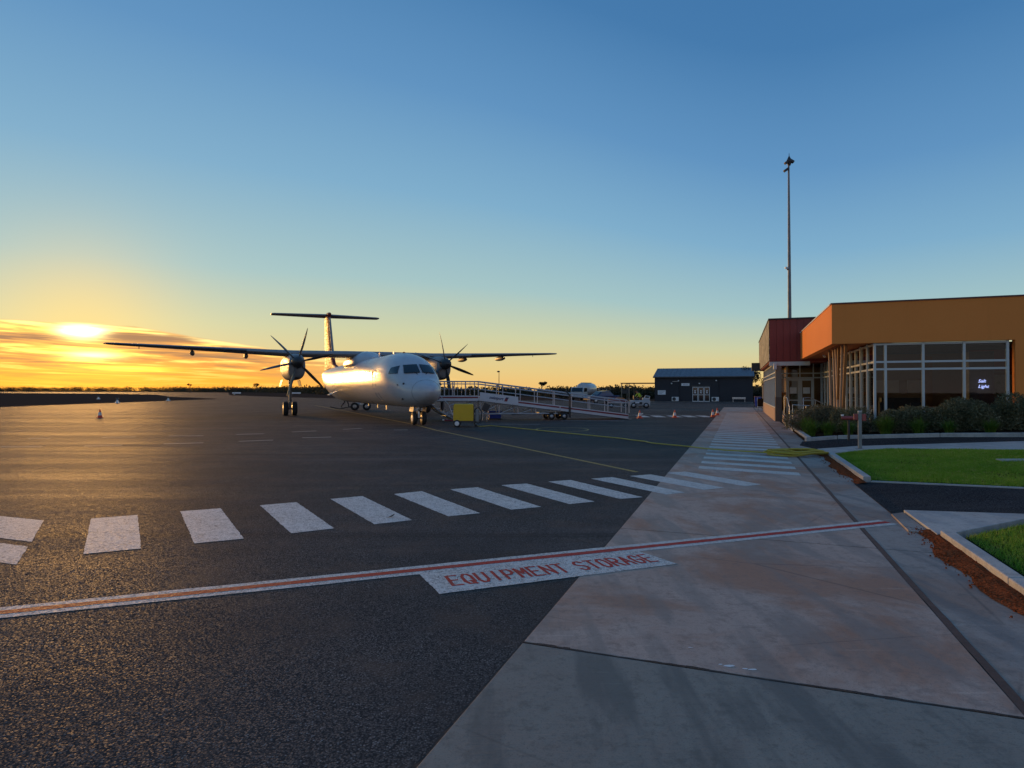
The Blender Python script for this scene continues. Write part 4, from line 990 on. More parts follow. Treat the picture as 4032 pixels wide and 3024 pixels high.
# ------------------------------------------------------------------ taxiway edge markers and boards
mk = None
for i, (x, y, lb) in enumerate(((-50.1, 77.4, 'small white edge light at the rim of the dirt island, nearest the cone'), (-53.4, 94.7, 'small white edge light near the tip of the dirt island'), (-75.5, 111.3, 'small white edge light in the middle of the dirt island'), (-112, 246, 'small white edge marker beside the far taxiway'))):
    if mk is None:
        mk = thing('edge_light', lb, 'edge light', group='taxiway edge lights')
        MB().lathe([(0, .22), (.08, .2), (.1, .09), (.3, .08)], (0, 0, 0), (0, 0, 1), 14).build('base', M['cone_white'], mk, True)
        MB().lathe([(.3, .1), (.4, .12), (.48, .07)], (0, 0, 0), (0, 0, 1), 14).build('lamp', M['glass_dark'], mk, True); c = mk
    else: c = copy_tree(mk)
    c.location = (x, y, .008); c['label'] = lb; c.scale = (1.4,) * 3
for (x, y, w_, lb) in ((-93, 262, 4.2, 'low white marker board standing in the far dirt, seen behind the left wheel'), (-122, 270, 3.6, 'low white marker board standing in the far dirt left of the landing gear')):
    b = thing('marker_board', lb, 'marker board', (x, y, 0), R(15), 'marker boards across the field')
    MB().box(-w_ / 2, w_ / 2, -.03, .03, .25, .85).build('panel', M['cone_white'], b)
    for q in (-.35, .35): MB().box(q * w_ - .04, q * w_ + .04, -.05, .05, -.03, .25).build('leg', M['steel'], b)

# ------------------------------------------------------------------ people
def person(name, label, loc, rz, J, mats, group=None):
    # J: joint name -> (x, y, z, radius); one skinned surface
    order = list(J); idx = {k: i for i, k in enumerate(order)}
    E = [('hip', 'waist'), ('waist', 'chest'), ('chest', 'neck'), ('neck', 'head'), ('head', 'crown')]
    for s_ in 'lr': E += [('hip', s_ + 'hip'), (s_ + 'hip', s_ + 'knee'), (s_ + 'knee', s_ + 'ank'), (s_ + 'ank', s_ + 'toe'), ('chest', s_ + 'sho'), (s_ + 'sho', s_ + 'elb'), (s_ + 'elb', s_ + 'wri'), (s_ + 'wri', s_ + 'han')]
    me = bpy.data.meshes.new(name); me.from_pydata([J[k][:3] for k in order], [(idx[a], idx[b]) for a, b in E], [])
    t = link(bpy.data.objects.new(name + '_t', me)); sk = t.modifiers.new('skin', 'SKIN'); sk.use_smooth_shade = True; sk.branch_smoothing = .6
    for i, k in enumerate(order):
        sv = me.skin_vertices[0].data[i]; r_ = J[k][3]; sv.radius = r_ if isinstance(r_, tuple) else (r_, r_); sv.use_root = (k == 'hip')
    ss = t.modifiers.new('sub', 'SUBSURF'); ss.levels = ss.render_levels = 2
    dg = bpy.context.evaluated_depsgraph_get(); m2 = bpy.data.meshes.new_from_object(t.evaluated_get(dg)); bpy.data.objects.remove(t)
    m2.name = name; m2.materials.clear()
    for m_ in mats: m2.materials.append(m_)               # 0 trousers 1 top 2 skin 3 boots
    cz, hz = J['chest'], J['hip']
    for p in m2.polygons:
        c = p.center; best = min(order, key=lambda k: (Vector(J[k][:3]) - c).length - .3 * (J[k][3] if not isinstance(J[k][3], tuple) else J[k][3][0]))
        p.use_smooth = True
        if best in ('neck', 'head', 'crown') or best.endswith('han') or best.endswith('wri'): p.material_index = 2
        elif best in ('waist', 'chest') or best[1:] in ('sho', 'elb'): p.material_index = 1
        elif best.endswith('toe') or best.endswith('ank') and c.z < J[best][2] - .01: p.material_index = 3
        else: p.material_index = 0
    o = link(bpy.data.objects.new(name, m2)); o.location = loc; o.rotation_euler.z = rz; tag(o, label, 'person', group)
    hd_ = Vector(J['head'][:3]); hair = MB().ell(hd_ + Vector((-.015, 0, .055)), .105, .09, .085, 14, 8).build('hair', M['hair'], o, True)
    for s_ in (-1, 1): MB().ell(hd_ + Vector((.09, s_ * .032, .01)), .012, .012, .008, 8, 5).build('eye', M['dark'], o)
    MB().ell(hd_ + Vector((.105, 0, -.02)), .018, .013, .025, 8, 5).build('nose', M['skin'], o, True)
    return o
def fingers(J): return J
walkJ = dict(hip=(0, 0, .95, (.16, .12)), waist=(.02, 0, 1.12, (.145, .11)), chest=(.05, 0, 1.34, (.17, .12)), neck=(.07, 0, 1.5, .055), head=(.09, 0, 1.63, .095), crown=(.09, 0, 1.74, .06),
             lhip=(0, .1, .88, .085), lknee=(.22, .1, .50, .06), lank=(.30, .1, .09, .045), ltoe=(.48, .1, .05, .04), rhip=(0, -.1, .88, .085), rknee=(-.08, -.1, .48, .06), rank=(-.36, -.1, .14, .045), rtoe=(-.24, -.1, .04, .04),
             lsho=(.05, .2, 1.41, .06), lelb=(-.08, .25, 1.16, .045), lwri=(.02, .24, .93, .032), lhan=(.06, .23, .84, .035), rsho=(.05, -.2, 1.41, .06), relb=(.0, -.26, 1.14, .045), rwri=(.22, -.26, 1.0, .032), rhan=(.30, -.25, .95, .035))
person('person', 'person in dark clothes walking beneath the white airliner fuselage', (-15.2, 55.6, 0), R(5), walkJ, [M['cloth_dark'], M['cloth_dark'], M['skin'], M['dark']])
bendJ = dict(hip=(0, 0, .95, (.16, .13)), waist=(.08, 0, 1.11, (.15, .12)), chest=(.25, 0, 1.27, (.18, .13)), neck=(.37, 0, 1.38, .055), head=(.46, 0, 1.46, .095), crown=(.50, 0, 1.56, .06),
             lhip=(0, .1, .88, .085), lknee=(.06, .12, .48, .06), lank=(.0, .12, .09, .045), ltoe=(.18, .13, .05, .04), rhip=(0, -.1, .88, .085), rknee=(.06, -.12, .48, .06), rank=(.0, -.12, .09, .045), rtoe=(.18, -.13, .05, .04),
             lsho=(.27, .2, 1.33, .06), lelb=(.42, .24, 1.10, .045), lwri=(.56, .18, .98, .032), lhan=(.63, .15, .95, .035), rsho=(.27, -.2, 1.33, .06), relb=(.44, -.24, 1.10, .045), rwri=(.58, -.18, 1.0, .032), rhan=(.65, -.15, .98, .035))
person('person', 'person in a lime yellow hi-vis top leaning over the baggage tug', (12.05, 56.9, 0), R(200), bendJ, [M['cloth_dark'], M['vest'], M['skin'], M['dark']])

# towed dolly beside the walking person
DL = thing('baggage_dolly', 'low four wheeled dolly with a drawbar under the airliner belly', 'dolly', (-12.2, 48.9, 0), R(12))
MB().box(-.55, .75, -.45, .45, .42, .50).build('bed', M['steel'], DL)
for x in (-.38, .55):
    for y in (-.45, .45):
        w_ = MB().lathe([(-.09, .15), (-.085, .24), (-.05, .32), (.05, .32), (.085, .24), (.09, .15)], (x, y, .325), (0, 1, 0), 20).build('wheel', M['rubber'], DL, True)
        MB().lathe([(0, .15), (.02, .06)], (x, y - .09, .325), (0, -1, 0), 14).build('wheel_hub', M['alu'], w_, True)
MB().tube([(-.5, 0, .35), (-1.6, 0, .12), (-2.3, .02, .30)], .035, 8).build('drawbar', M['dark'], DL)
MB().box(-.35, .05, -.2, .2, .5, .72).build('load', M['white_metal'], DL, bevel=.04)

# ================================================================== TERMINAL (local x = across, local y = along the walkway)
RZ = -PA
def uvthing(name, label, cat, u, v, group=None): return thing(name, label, cat, UV(u, v), RZ, group)
TB = uvthing('terminal_building', 'ochre rendered terminal with window corner, red clad block and slanted canopy', 'building', 0, 0)
def tb(v0, v1, u0, u1, z0, z1, name, mat, parent=TB, bevel=0.0): return MB().box(v0, v1, u0, u1, z0, z1).build(name, mat, parent, bevel=bevel)
FU, SV, ZS, ZT = 23.0, 2.97, 3.16, 4.49
fc = tb(SV, 8.02, FU, FU + .25, ZS, ZT, 'front_fascia', M['orange_wall'])
tb(8.02, 26.0, FU, FU + .25, -.05, ZT, 'front_wall', M['orange_wall'])
tb(SV, SV + .25, FU + .25, 34.0, ZS, ZT, 'side_fascia', M['orange_wall'])
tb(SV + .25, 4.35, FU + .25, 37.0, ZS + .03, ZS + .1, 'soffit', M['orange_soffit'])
tb(SV + .25, 26, FU + .25, 34, ZT - .35, ZT - .2, 'roof', M['navy_roof'])
tb(SV - .03, 26, FU - .03, FU + .28, ZT, ZT + .045, 'parapet_cap', M['cap'])
tb(SV - .03, SV + .28, FU + .281, 34.02, ZT, ZT + .045, 'parapet_cap', M['white_metal'])
MB().lathe([(0, .05), (.12, .05), (.16, .03)], (3.6, 30.5, ZS + .03), (.3, -.6, -.7), 10).build('soffit_camera', M['white_metal'], TB)
# glazing: mullions, transoms and separate panes
GU, GV, ZB = FU + .14, 4.25, .30
MUL = [4.25, 4.56, 5.62, 6.73, 7.86]
def mullion(v, u, z0=ZB, z1=ZS - .01, w=.07, d=.09): return tb(v - w / 2, v + w / 2, u - d / 2, u + d / 2, z0, z1, 'mullion', M['frame'], TB)
for v in MUL: mullion(v, GU)
TR = [ZB, 2.29, 2.53, ZS - .045]
for z in TR: tb(GV, 7.90, GU - .035, GU + .035, z - .032, z + .032, 'transom', M['frame'])
for a, b in zip(MUL[:-1], MUL[1:]):
    for z0, z1 in zip(TR[:-1], TR[1:]): tb(a + .035, b - .035, GU - .006, GU + .006, z0 + .032, z1 - .032, 'pane', M['glass'])
DUo = 36.8
SM = [GU + 1.12 * k for k in range(1, 13)]
for u in SM: mullion(GV, u, w=.09, d=.07)
for u in (23.7, 24.9, 27.1): mullion(GV - .12, u, w=.05, d=.05)
for z in TR: tb(GV - .035, GV + .035, GU + .05, DUo, z - .032, z + .032, 'transom', M['frame'])
for a, b in zip([GU] + SM[:-1], SM):
    for z0, z1 in zip(TR[:-1], TR[1:]): tb(GV - .006, GV + .006, a + .05, b - .035, z0 + .032, z1 - .032, 'pane', M['glass'])
tb(4.05, 8.0, GU - .05, GU + .3, -.05, ZB + .1, 'plinth', M['tan']); tb(4.05, 4.3, GU + .3, DUo, -.05, ZB - .033, 'plinth', M['tan'])
# interior seen through the glass
tb(4.35, 25, FU + .4, 44, .22, .27, 'interior_floor', M['interior_floor'])
tb(4.75, 10.2, 28.6, 28.8, .27, 3.1, 'interior_wall', M['interior']); tb(10.2, 10.4, FU + .3, 28.8, .27, 3.1, 'interior_wall', M['interior'])
tb(4.36, 25, FU + .3, 44, 3.05, 3.12, 'interior_ceiling', M['interior_dark'])
tb(7.3, 8.0, 24.6, 25.2, .27, 2.9, 'interior_column', M['interior_dark']); tb(5.3, 6.6, 27.6, 28.2, .27, 1.3, 'counter', M['interior_dark'])
for v, w_ in ((5.2, .9), (6.4, .7)): tb(v, v + w_, 28.52, 28.59, 1.5, 2.0, 'wall_poster', M['tan'])
tb(7.9, 10.1, 26.4, 26.6, 2.3, 3.05, 'interior_bulkhead', M['red_clad'])
for v, mt in ((4.9, 'interior_dark'), (6.9, 'timber2'), (8.4, 'interior_dark')): tb(v, v + .34, 28.50, 28.59, .27, 2.95, 'wall_panel', M[mt])
for v in (5.0, 6.0, 7.0, 8.8):
    ch = tb(v, v + .46, 25.9, 26.36, .68, .74, 'chair', M['navy_clad']); tb(v, v + .46, 26.33, 26.38, .75, 1.15, 'chair_back', M['navy_clad'], ch)
    for q in (.03, .40): tb(v + q, v + q + .03, 25.93, 25.96, .27, .68, 'chair_leg', M['steel'], ch); tb(v + q, v + q + .03, 26.30, 26.33, .27, .68, 'chair_leg', M['steel'], ch)
tb(5.4, 6.7, 24.6, 25.2, .98, 1.02, 'table_top', M['timber1']); tb(6.0, 6.1, 24.85, 24.95, .27, .98, 'table_leg', M['steel'])
tb(8.7, 9.9, 28.52, 28.59, .9, 2.2, 'wall_poster', M['concrete_pale']); tb(4.8, 5.15, 28.48, 28.58, 1.2, 2.3, 'wall_poster', M['yellow_box'])
nm = frame_mat((7.62, 24.50, 1.90), (1, 0, 0), (0, 0, 1)); nz = text_mesh('Salt', .15, M['neon'], 'neon_lettering', TB, nm, 1.0, .004, .3)
text_mesh('Light', .15, M['neon'], 'neon_lettering', TB, frame_mat((7.66, 24.50, 1.72), (1, 0, 0), (0, 0, 1)), 1.0, .004, .3)
# slanted timber poles
for (ut, ub_, r_, mt) in ((26.3, 25.8, .045, 'timber1'), (25.7, 25.05, .045, 'timber1'), (24.2, 24.8, .045, 'timber1'), (23.4, 24.3, .05, 'timber2'), (25.0, 25.5, .045, 'timber2'), (27.4, 26.9, .045, 'timber1')):
    MB().tube([(3.45, ub_, .0), (3.45, ut, ZS + .03)], r_, 10).build('slanted_pole', M[mt], TB, True)
# red clad block
RU, RV, ZR = 34.0, 1.53, 5.29
rb = tb(RV + .03, 7, RU + .03, 50, 3.05, ZR - .06, 'upper_block', M['red_clad'])
k = 0; v = RV
while v < 4.4:
    tb(v + .006, v + .32 - .006, RU - .012 - .004 * (k % 2), RU + .03, 3.07, ZR - .08, 'cladding_panel', M['red_clad'], TB, .006); v += .32; k += 1
tb(RV - .06, 7, RU - .06, 50.1, ZR - .06, ZR, 'roof_edge', M['dark'])
mu = MT('mural_panel'); co = mu.co('Object', (1, 1.2, .5)); f = mu.noise(co, 1.1, 4, .6, 1.5); g = mu.noise(co, 2.6, 4, .6, 1)
mu.color(mu.mix(mu.rng(g, .52, .56), mu.mix(mu.rng(f, .44, .5), (.20, .19, .15, 1), (.05, .045, .04, 1)), (.36, .33, .26, 1))); mu.rough(.6)
for k in range(12):
    u0 = RU + .05 + k * 1.325
    tb(RV - .03, RV + .03, u0 + .01, u0 + 1.315, 3.12, ZR - .08, 'mural_panel', mu.m)
tb(RV - .02, 3.4, RU - .02, RU + .14, 2.86, 3.06, 'lintel_beam', M['frame'])
tb(1.70, 1.86, 33.8, 34.0, 2.66, 2.98, 'wall_lamp', M['white_metal'], TB, .02)
tb(1.80, 2.08, 34.0, 34.35, 1.25, 2.86, 'column', M['column']); tb(1.79, 2.09, 33.99, 34.36, -.05, 1.25, 'column_base', M['column_low'])
tb(2.10, 2.18, 33.9, 34.05, .0, .55, 'guard_post', M['tan'])
# glazed wall along the walkway behind the column
SU = [34.4 + 1.42 * k for k in range(12)]
for u in SU: tb(1.80, 1.88, u - .035, u + .035, .66, 3.05, 'mullion', M['frame'])
for z in (.70, 2.29, 2.53, 3.0): tb(1.80, 1.88, 34.4, 50, z - .03, z + .03, 'transom', M['frame'])
for a, b in zip(SU[:-1], SU[1:]):
    for z0, z1 in ((.73, 2.26), (2.32, 2.5), (2.56, 2.97)): tb(1.835, 1.845, a + .04, b - .04, z0, z1, 'pane', M['glass'])
tb(1.78, 1.95, 34.4, 50, -.05, .66, 'plinth', M['tan'])
tb(2.6, 2.7, 37.5, 50, .3, 3.0, 'interior_partition', M['interior'])
tb(1.82, 7, 49.9, 50.1, -.05, 3.05, 'end_wall', M['tan'])
aw = tb(.95, 1.78, 48.2, 49.2, 3.05, 3.62, 'projecting_sign_box', M['dark']); 
# entrance: floor, doors, sidelights
FL = .36
tb(2.1, 4.2, 32.6, DUo + .4, -.05, FL, 'landing', M['concrete'])
ex = [2.10, 2.52, 3.18, 3.84, 4.22]
for v in ex: tb(v - .03, v + .03, DUo - .04, DUo + .04, FL, 3.1, 'door_mullion', M['frame'])
for z in (2.29, 2.53, 3.08): tb(2.1, 4.22, DUo - .035, DUo + .035, z - .03, z + .03, 'transom', M['frame'])
for (a, b) in ((2.52, 3.18), (3.18, 3.84)):
    d = tb(a + .03, a + .11, DUo - .025, DUo + .025, FL + .01, 2.25, 'door', M['frame'])
    tb(b - .11, b - .03, DUo - .025, DUo + .025, FL + .01, 2.25, 'door_stile', M['frame'], d)
    for z0, z1 in ((FL + .01, FL + .16), (1.02, 1.09), (2.13, 2.25)): tb(a + .111, b - .111, DUo - .024, DUo + .024, z0, z1, 'door_rail', M['frame'], d)
    tb(a + .112, b - .112, DUo - .006, DUo + .006, FL + .17, 1.015, 'door_glass', M['glass'], d); tb(a + .112, b - .112, DUo - .006, DUo + .006, 1.095, 2.125, 'door_glass', M['glass'], d)
    tb(a + .15, b - .17, DUo - .032, DUo - .027, 1.42, 1.76, 'paper_notice', M['paper'], d)
for (a, b) in ((2.1, 2.52), (3.84, 4.22)):
    for z0, z1 in ((FL, 2.26), (2.32, 2.5), (2.56, 3.05)): tb(a + .03, b - .03, DUo - .006, DUo + .006, z0, z1, 'pane', M['glass'])
for z0, z1 in ((2.32, 2.5), (2.56, 3.05)): tb(2.55, 3.81, DUo - .006, DUo + .006, z0, z1, 'pane', M['glass'])
tb(2.15, 4.6, 40.5, 40.6, FL, 3.0, 'interior_wall', M['interior']); tb(2.9, 3.3, 39.5, 39.8, FL, 2.6, 'interior_column', M['frame'])
tb(2.14, 2.48, DUo + .1, DUo + .2, 1.35, 1.5, 'interior_poster', M['orange_bag'])
# handrails of the landing
def rails(pts, posts, name='handrail', r_=.022):
    h_ = MB().tube(pts, r_, 8).build(name, M['alu'], TB, True)
    for p, q in posts: MB().tube([p, q], .018, 8).build('rail_post', M['alu'], h_, True)
rails([(2.38, 31.2, .30), (2.38, 31.2, .92), (3.5, 31.2, .86)], [((2.95, 31.2, .0), (2.95, 31.2, .88)), ((2.38, 31.2, 0), (2.38, 31.2, .32))])
rails([(3.02, 33.2, .36), (3.02, 33.2, 1.22), (3.30, 33.2, 1.24), (3.9, 33.2, .95)], [((3.55, 33.2, .36), (3.55, 33.2, 1.1))])
rails([(2.16, 33.2, FL), (2.16, 33.2, 1.30), (2.26, 32.6, 1.22), (2.30, 31.9, .80), (2.30, 31.9, .3)], [])
rails([(3.55, 27.5, .85), (4.0, 25.5, .62), (4.15, 24.6, .62), (4.15, 24.6, .1)], [((3.9, 26, .05), (3.9, 26, .68))])

# garden bed in front of the terminal
slope([(20.98, 1.98), (31.2, 2.0), (31.2, 4.1), (23.05, 4.1), (23.0, 13), (19.5, 13), (19.85, 7.0), (20.8, 5.43), (21.45, 2.9)], .07, 'garden_bed', M['bark_mulch'], .12)
kerb([(20.86, 1.99), (31.0, 1.99)], .13, .15); kerb([(20.86, 1.99), (21.35, 2.9), (20.7, 5.43), (19.75, 7.0), (19.4, 13)][::-1], .13, .12)

# ------------------------------------------------------------------ shrubs
def leaf_cloud(n, rx, ry, rz, size, seed, lob=5, flat=.75, base=0.0):
    g = np.random.default_rng(seed); L = g.normal(size=(lob, 3)) * np.array([rx, ry, rz]) * .38; L[:, 2] = np.abs(L[:, 2]) * .9
    k = g.integers(0, lob, n); d = g.normal(size=(n, 3)); d /= np.linalg.norm(d, axis=1)[:, None]; rad = g.uniform(.55, 1.0, n) ** .5 * g.uniform(.9, 1.12, n)
    c = L[k] + d * rad[:, None] * np.array([rx, ry, rz * 1.15]) * .68; c[:, 2] = c[:, 2] + rz * .78; low = g.uniform(0, 1, n) < .3; c[low, 2] = g.uniform(.03, rz * .8, low.sum()); keep = c[:, 2] > .03; c = c[keep]; d = d[keep]; n = len(c)
    a = g.normal(size=(n, 3)) + d * .5 + np.array([0, 0, .5]); a /= np.linalg.norm(a, axis=1)[:, None]
    b = np.cross(a, g.normal(size=(n, 3))); b /= np.linalg.norm(b, axis=1)[:, None]; s = size * g.uniform(.6, 1.5, n)[:, None]
    V = np.empty((n, 4, 3)); V[:, 0] = c - a * s; V[:, 1] = c + b * s * .42; V[:, 2] = c + a * s; V[:, 3] = c - b * s * .42
    return V.reshape(-1, 3), n
def cloud_obj(name, V, n, mat, parent):
    me = bpy.data.meshes.new(name); me.vertices.add(n * 4); me.vertices.foreach_set('co', V.reshape(-1)); me.loops.add(n * 4); me.loops.foreach_set('vertex_index', np.arange(n * 4, dtype=np.int32))
    me.polygons.add(n); me.polygons.foreach_set('loop_start', np.arange(0, n * 4, 4, dtype=np.int32)); me.polygons.foreach_set('loop_total', np.full(n, 4, np.int32)); me.update(); me.materials.append(mat)
    o = link(bpy.data.objects.new(name, me)); o.parent = parent; return o
def shrub(u, v, rx, ry, rz, mat, label, n=5200, size=.038, seed=1, lob=6):
    t = uvthing('shrub', label, 'shrub', u, v, 'shrubs in the terminal garden bed'); t.location.z = hz(v) + .06
    V, k = leaf_cloud(n, rx, ry, rz, size, seed, lob); cloud_obj('foliage', V, k, M[mat], t)
    mb = MB(); r = random.Random(seed)
    for q in range(7): mb.tube([(r.uniform(-.08, .08), r.uniform(-.08, .08), -.06), (r.uniform(-.4, .4) * rx, r.uniform(-.4, .4) * ry, rz * .7), (r.uniform(-.8, .8) * rx, r.uniform(-.8, .8) * ry, rz * 1.3)], [.02, .014, .005], 5)
    mb.build('stems', M['bark'], t); return t
shrub(24.1, 2.80, .92, .75, .50, 'leaf_grey', 'rounded grey green saltbush at the bed corner nearest the entrance', 14000, .034, 11)
shrub(22.9, 3.55, .50, .45, .46, 'leaf_dark', 'dark shrub squeezed beside the saltbush under the slanted poles', 5200, .032, 12)
hd = [(22.2, 4.55, .50, .5, .32), (22.1, 5.25, .52, .6, .42), (22.0, 5.95, .54, .6, .46), (21.9, 6.65, .54, .6, .43), (21.8, 7.4, .55, .6, .45), (21.7, 8.2, .6, .6, .44), (21.6, 9.1, .6, .6, .46), (21.5, 10, .6, .6, .46)]
HL = ['low dark shrub below the corner of the glazed window', 'dark hedge shrub under the first wide window bay', 'dark hedge shrub under the middle window bay', 'dark hedge shrub left of the neon sign under the last window bay',
      'dark hedge shrub under the neon sign', 'dark hedge shrub against the ochre wall right of the window', 'dark hedge shrub near the right edge against the ochre wall', 'dark hedge shrub cut by the right edge of the picture']
for i, (u, v, a, b, c) in enumerate(hd): shrub(u, v, a, b, c, 'leaf_dark', HL[i], 12000, .032, 30 + i)
def strap_plant(u, v, h, rad, n, label, seed):
    t = uvthing('strap_plant', label, 'plant', u, v, 'strappy green plants along the bed kerb'); t.location.z = hz(v) + .06
    r = random.Random(seed); mb = MB()
    for k in range(n):
        a = r.uniform(0, 6.283); lean = r.uniform(.15, 1.0); L = h * r.uniform(.75, 1.2); w = .010 * r.uniform(.8, 1.5); bx, by = r.uniform(-.5, .5) * rad * .5, r.uniform(-.5, .5) * rad * .5
        tx, ty = -math.sin(a), math.cos(a); prev = None
        for j in range(5):
            s_ = j / 4; out = lean * rad * s_ ** 1.3; z = L * (s_ - .38 * lean * s_ * s_); ww = w * (1 - .85 * s_)
            p, q = (bx + math.cos(a) * out - tx * ww, by + math.sin(a) * out - ty * ww, z), (bx + math.cos(a) * out + tx * ww, by + math.sin(a) * out + ty * ww, z)
            if prev: mb.poly([prev[0], prev[1], q, p])
            prev = (p, q)
    mb.build('leaves', M['leaf_green'], t); MB().lathe([(-.06, .05), (.05, .04), (.08, .01)], (0, 0, 0), (0, 0, 1), 8).build('crown_base', M['bark'], t); return t
SP = [(22.3, 2.25, .55, .42, 240, 'green strap-leaved plant at the very corner of the garden bed'), (23.5, 2.25, .6, .42, 260, 'green strap-leaved plant behind the one at the bed corner'), (22.3, 2.75, .5, .42, 240, 'green strap-leaved plant in front of the saltbush'),
      (21.9, 3.28, .5, .4, 240, 'green strap-leaved plant left of the grey post'), (21.6, 4.25, .62, .45, 280, 'green strap-leaved plant right of the grey post'), (21.3, 5.05, .5, .4, 220, 'small green strap-leaved plant before the first window bay'), (21.2, 5.8, .42, .35, 160, 'small strap-leaved plant half lost in the hedge shadow'), (20.9, 6.7, .4, .35, 150, 'small strap-leaved plant before the last window bay')]
for i, (u, v, h_, r_, n, lb) in enumerate(SP): strap_plant(u, v, h_, r_, n, lb, 70 + i)
# post with two red boxes
PO = uvthing('bollard_post', 'short grey post with a red box on each side before the garden bed', 'post', 17.75, 2.92); PO.location.z = .07
MB().box(-.042, .042, -.042, .042, 0, .95).build('post', M['post_grey'], PO, bevel=.012); MB().box(-.1, .1, -.1, .1, 0, .03).build('base_plate', M['post_grey'], PO)
MB().box(-.045, .045, -.05, .05, .95, 1.0).build('cap', M['steel'], PO, bevel=.01)
MB().box(-.14, -.044, -.05, .05, .76, .92).build('red_box', M['red_plastic'], PO, bevel=.015); MB().box(.044, .14, -.05, .05, .74, .92).build('red_box', M['red_plastic'], PO, bevel=.015)
FH = uvthing('fire_hose_cabinet', 'low orange red hydrant box among the plants left of the post', 'hydrant', 20.75, 3.12); FH.location.z = .08
MB().tube([(0, 0, 0), (0, 0, .66)], .035, 10).build('pillar', M['dark'], FH); MB().lathe([(-.19, .035), (-.15, .06), (.15, .06), (.19, .035)], (0, -.0, .68), (1, 0, 0), 14).build('hydrant_body', M['red_plastic'], FH, True); MB().lathe([(0, .04), (.05, .04)], (-.17, 0, .735), (0, 0, 1), 12).build('hydrant_cap', M['cone_white'], FH)

# lighting mast behind the terminal
LM = thing('light_mast', 'tall slender grey floodlight mast rising behind the red block', 'light mast', (21.8, 47.8, 0))
MB().tube([(0, 0, -.05), (0, 0, 7), (-.01, 0, 14), (-.02, 0, 19.6)], [.17, .14, .10, .065], 12).build('mast', M['mast'], LM, True)
MB().lathe([(0, .1), (.3, .22), (.35, .22), (.75, .03), (1.0, .01)], (.02, 0, 19.3), (0, 0, 1), 10).build('head_frame', M['dark'], LM)
for (x, z, tl) in ((-.22, 18.95, -35), (-.16, 19.55, -30), (.2, 19.65, 30)):
    MB().box(-.2, .2, -.12, .12, -.09, .09, Matrix.Translation((x, -.02, z)) @ Matrix.Rotation(R(tl), 4, 'Y')).build('floodlight', M['dark'], LM, bevel=.02)
MB().box(-.34, -.08, -.06, .06, 11.15, 11.3).build('camera', M['white_metal'], LM); MB().box(-.2, .0, -.03, .03, 11.05, 11.15).build('bracket', M['dark'], LM)

# ================================================================== SHED ACROSS THE END
SH = uvthing('shed', 'dark navy metal clad shed with pale blue grey roof at the walkway end', 'shed', 89.7, -11.3)
SW = 13.2
MB().box(0, SW, 0, 10, -.05, 3.55).build('wall', M['navy_clad'], SH)
k = 0; x = 0
while x < SW - .05:
    MB().box(x + .02, x + .20, -.025, .0, .0, 3.5).build('wall_rib', M['navy_clad'], SH) if k % 1 == 0 else None
    x += .66; k += 1
for s_ in (0, 1):
    y0, y1 = (-.25, 5.0) if s_ == 0 else (10.25, 5.0)
    mb = MB(); mb.v = [(-.2, y0, 3.50), (SW + .2, y0, 3.50), (SW + .2, y1, 4.86), (-.2, y1, 4.86), (-.2, y0, 3.58), (SW + .2, y0, 3.58), (SW + .2, y1, 4.94), (-.2, y1, 4.94)]
    mb.f = [(0, 3, 2, 1), (4, 5, 6, 7), (0, 1, 5, 4), (1, 2, 6, 5), (2, 3, 7, 6), (3, 0, 4, 7)]; rf = mb.build('roof', M['navy_roof'], SH)
    if s_ == 0:
        for i in range(20): 
            q = i * .69; mb = MB(); mb.v = [(q, -.24, 3.585), (q + .05, -.24, 3.585), (q + .05, 4.95, 4.93), (q, 4.95, 4.93), (q, -.24, 3.61), (q + .05, -.24, 3.61), (q + .05, 4.95, 4.955), (q, 4.95, 4.955)]
            mb.f = [(0, 3, 2, 1), (4, 5, 6, 7), (0, 1, 5, 4), (1, 2, 6, 5), (2, 3, 7, 6), (3, 0, 4, 7)]; mb.build('roof_rib', M['navy_roof'], rf)
for x in (0, SW): MB().poly([(x, 0, 3.5), (x, 10, 3.5), (x, 5, 4.85)]).build('gable', M['navy_clad'], SH)
MB().box(-.2, SW + .2, -.36, -.25, 3.40, 3.54).build('gutter', M['dark'], SH)
# doors
MB().box(4.95, 7.75, -.09, -.03, 2.12, 2.32).build('door_head', M['dark'], SH)
for x in (5.25, 6.05, 6.85):
    d = MB().box(x, x + .07, -.08, -.03, .02, 2.1).build('door', M['white_metal'], SH)
    MB().box(x + .66, x + .73, -.08, -.03, .02, 2.1).build('door_stile', M['white_metal'], d)
    for z0, z1 in ((.02, .12), (.95, 1.02), (2.02, 2.1)): MB().box(x + .071, x + .659, -.075, -.035, z0, z1).build('door_rail', M['white_metal'], d)
    MB().box(x + .072, x + .658, -.055, -.045, .125, .945).build('door_glass', M['glass_dark'], d); MB().box(x + .072, x + .658, -.055, -.045, 1.025, 2.015).build('door_glass', M['glass_dark'], d)
    for zz, n_ in ((1.45, 1), (1.2, 1)): MB().box(x + .25, x + .45, -.062, -.056, zz, zz + .16).build('door_sticker', M['paper'], d)
MB().box(3.75, 4.85, -.06, -.027, 2.26, 2.62).build('name_sign', M['paper'], SH)
text_mesh('ARRIVALS', .16, M['navy'], 'sign_lettering', SH, frame_mat((4.3, -.063, 2.44), (1, 0, 0), (0, 0, 1)), 1.0, .001)
nb = MB().box(.45, 1.55, -.06, -.027, 1.0, 1.62).build('notice_board', M['paper'], SH)
for i in range(3): MB().box(.55, 1.45 - .2 * i, -.064, -.061, 1.45 - .16 * i, 1.50 - .16 * i).build('notice_line', M['plane_grey'], nb)
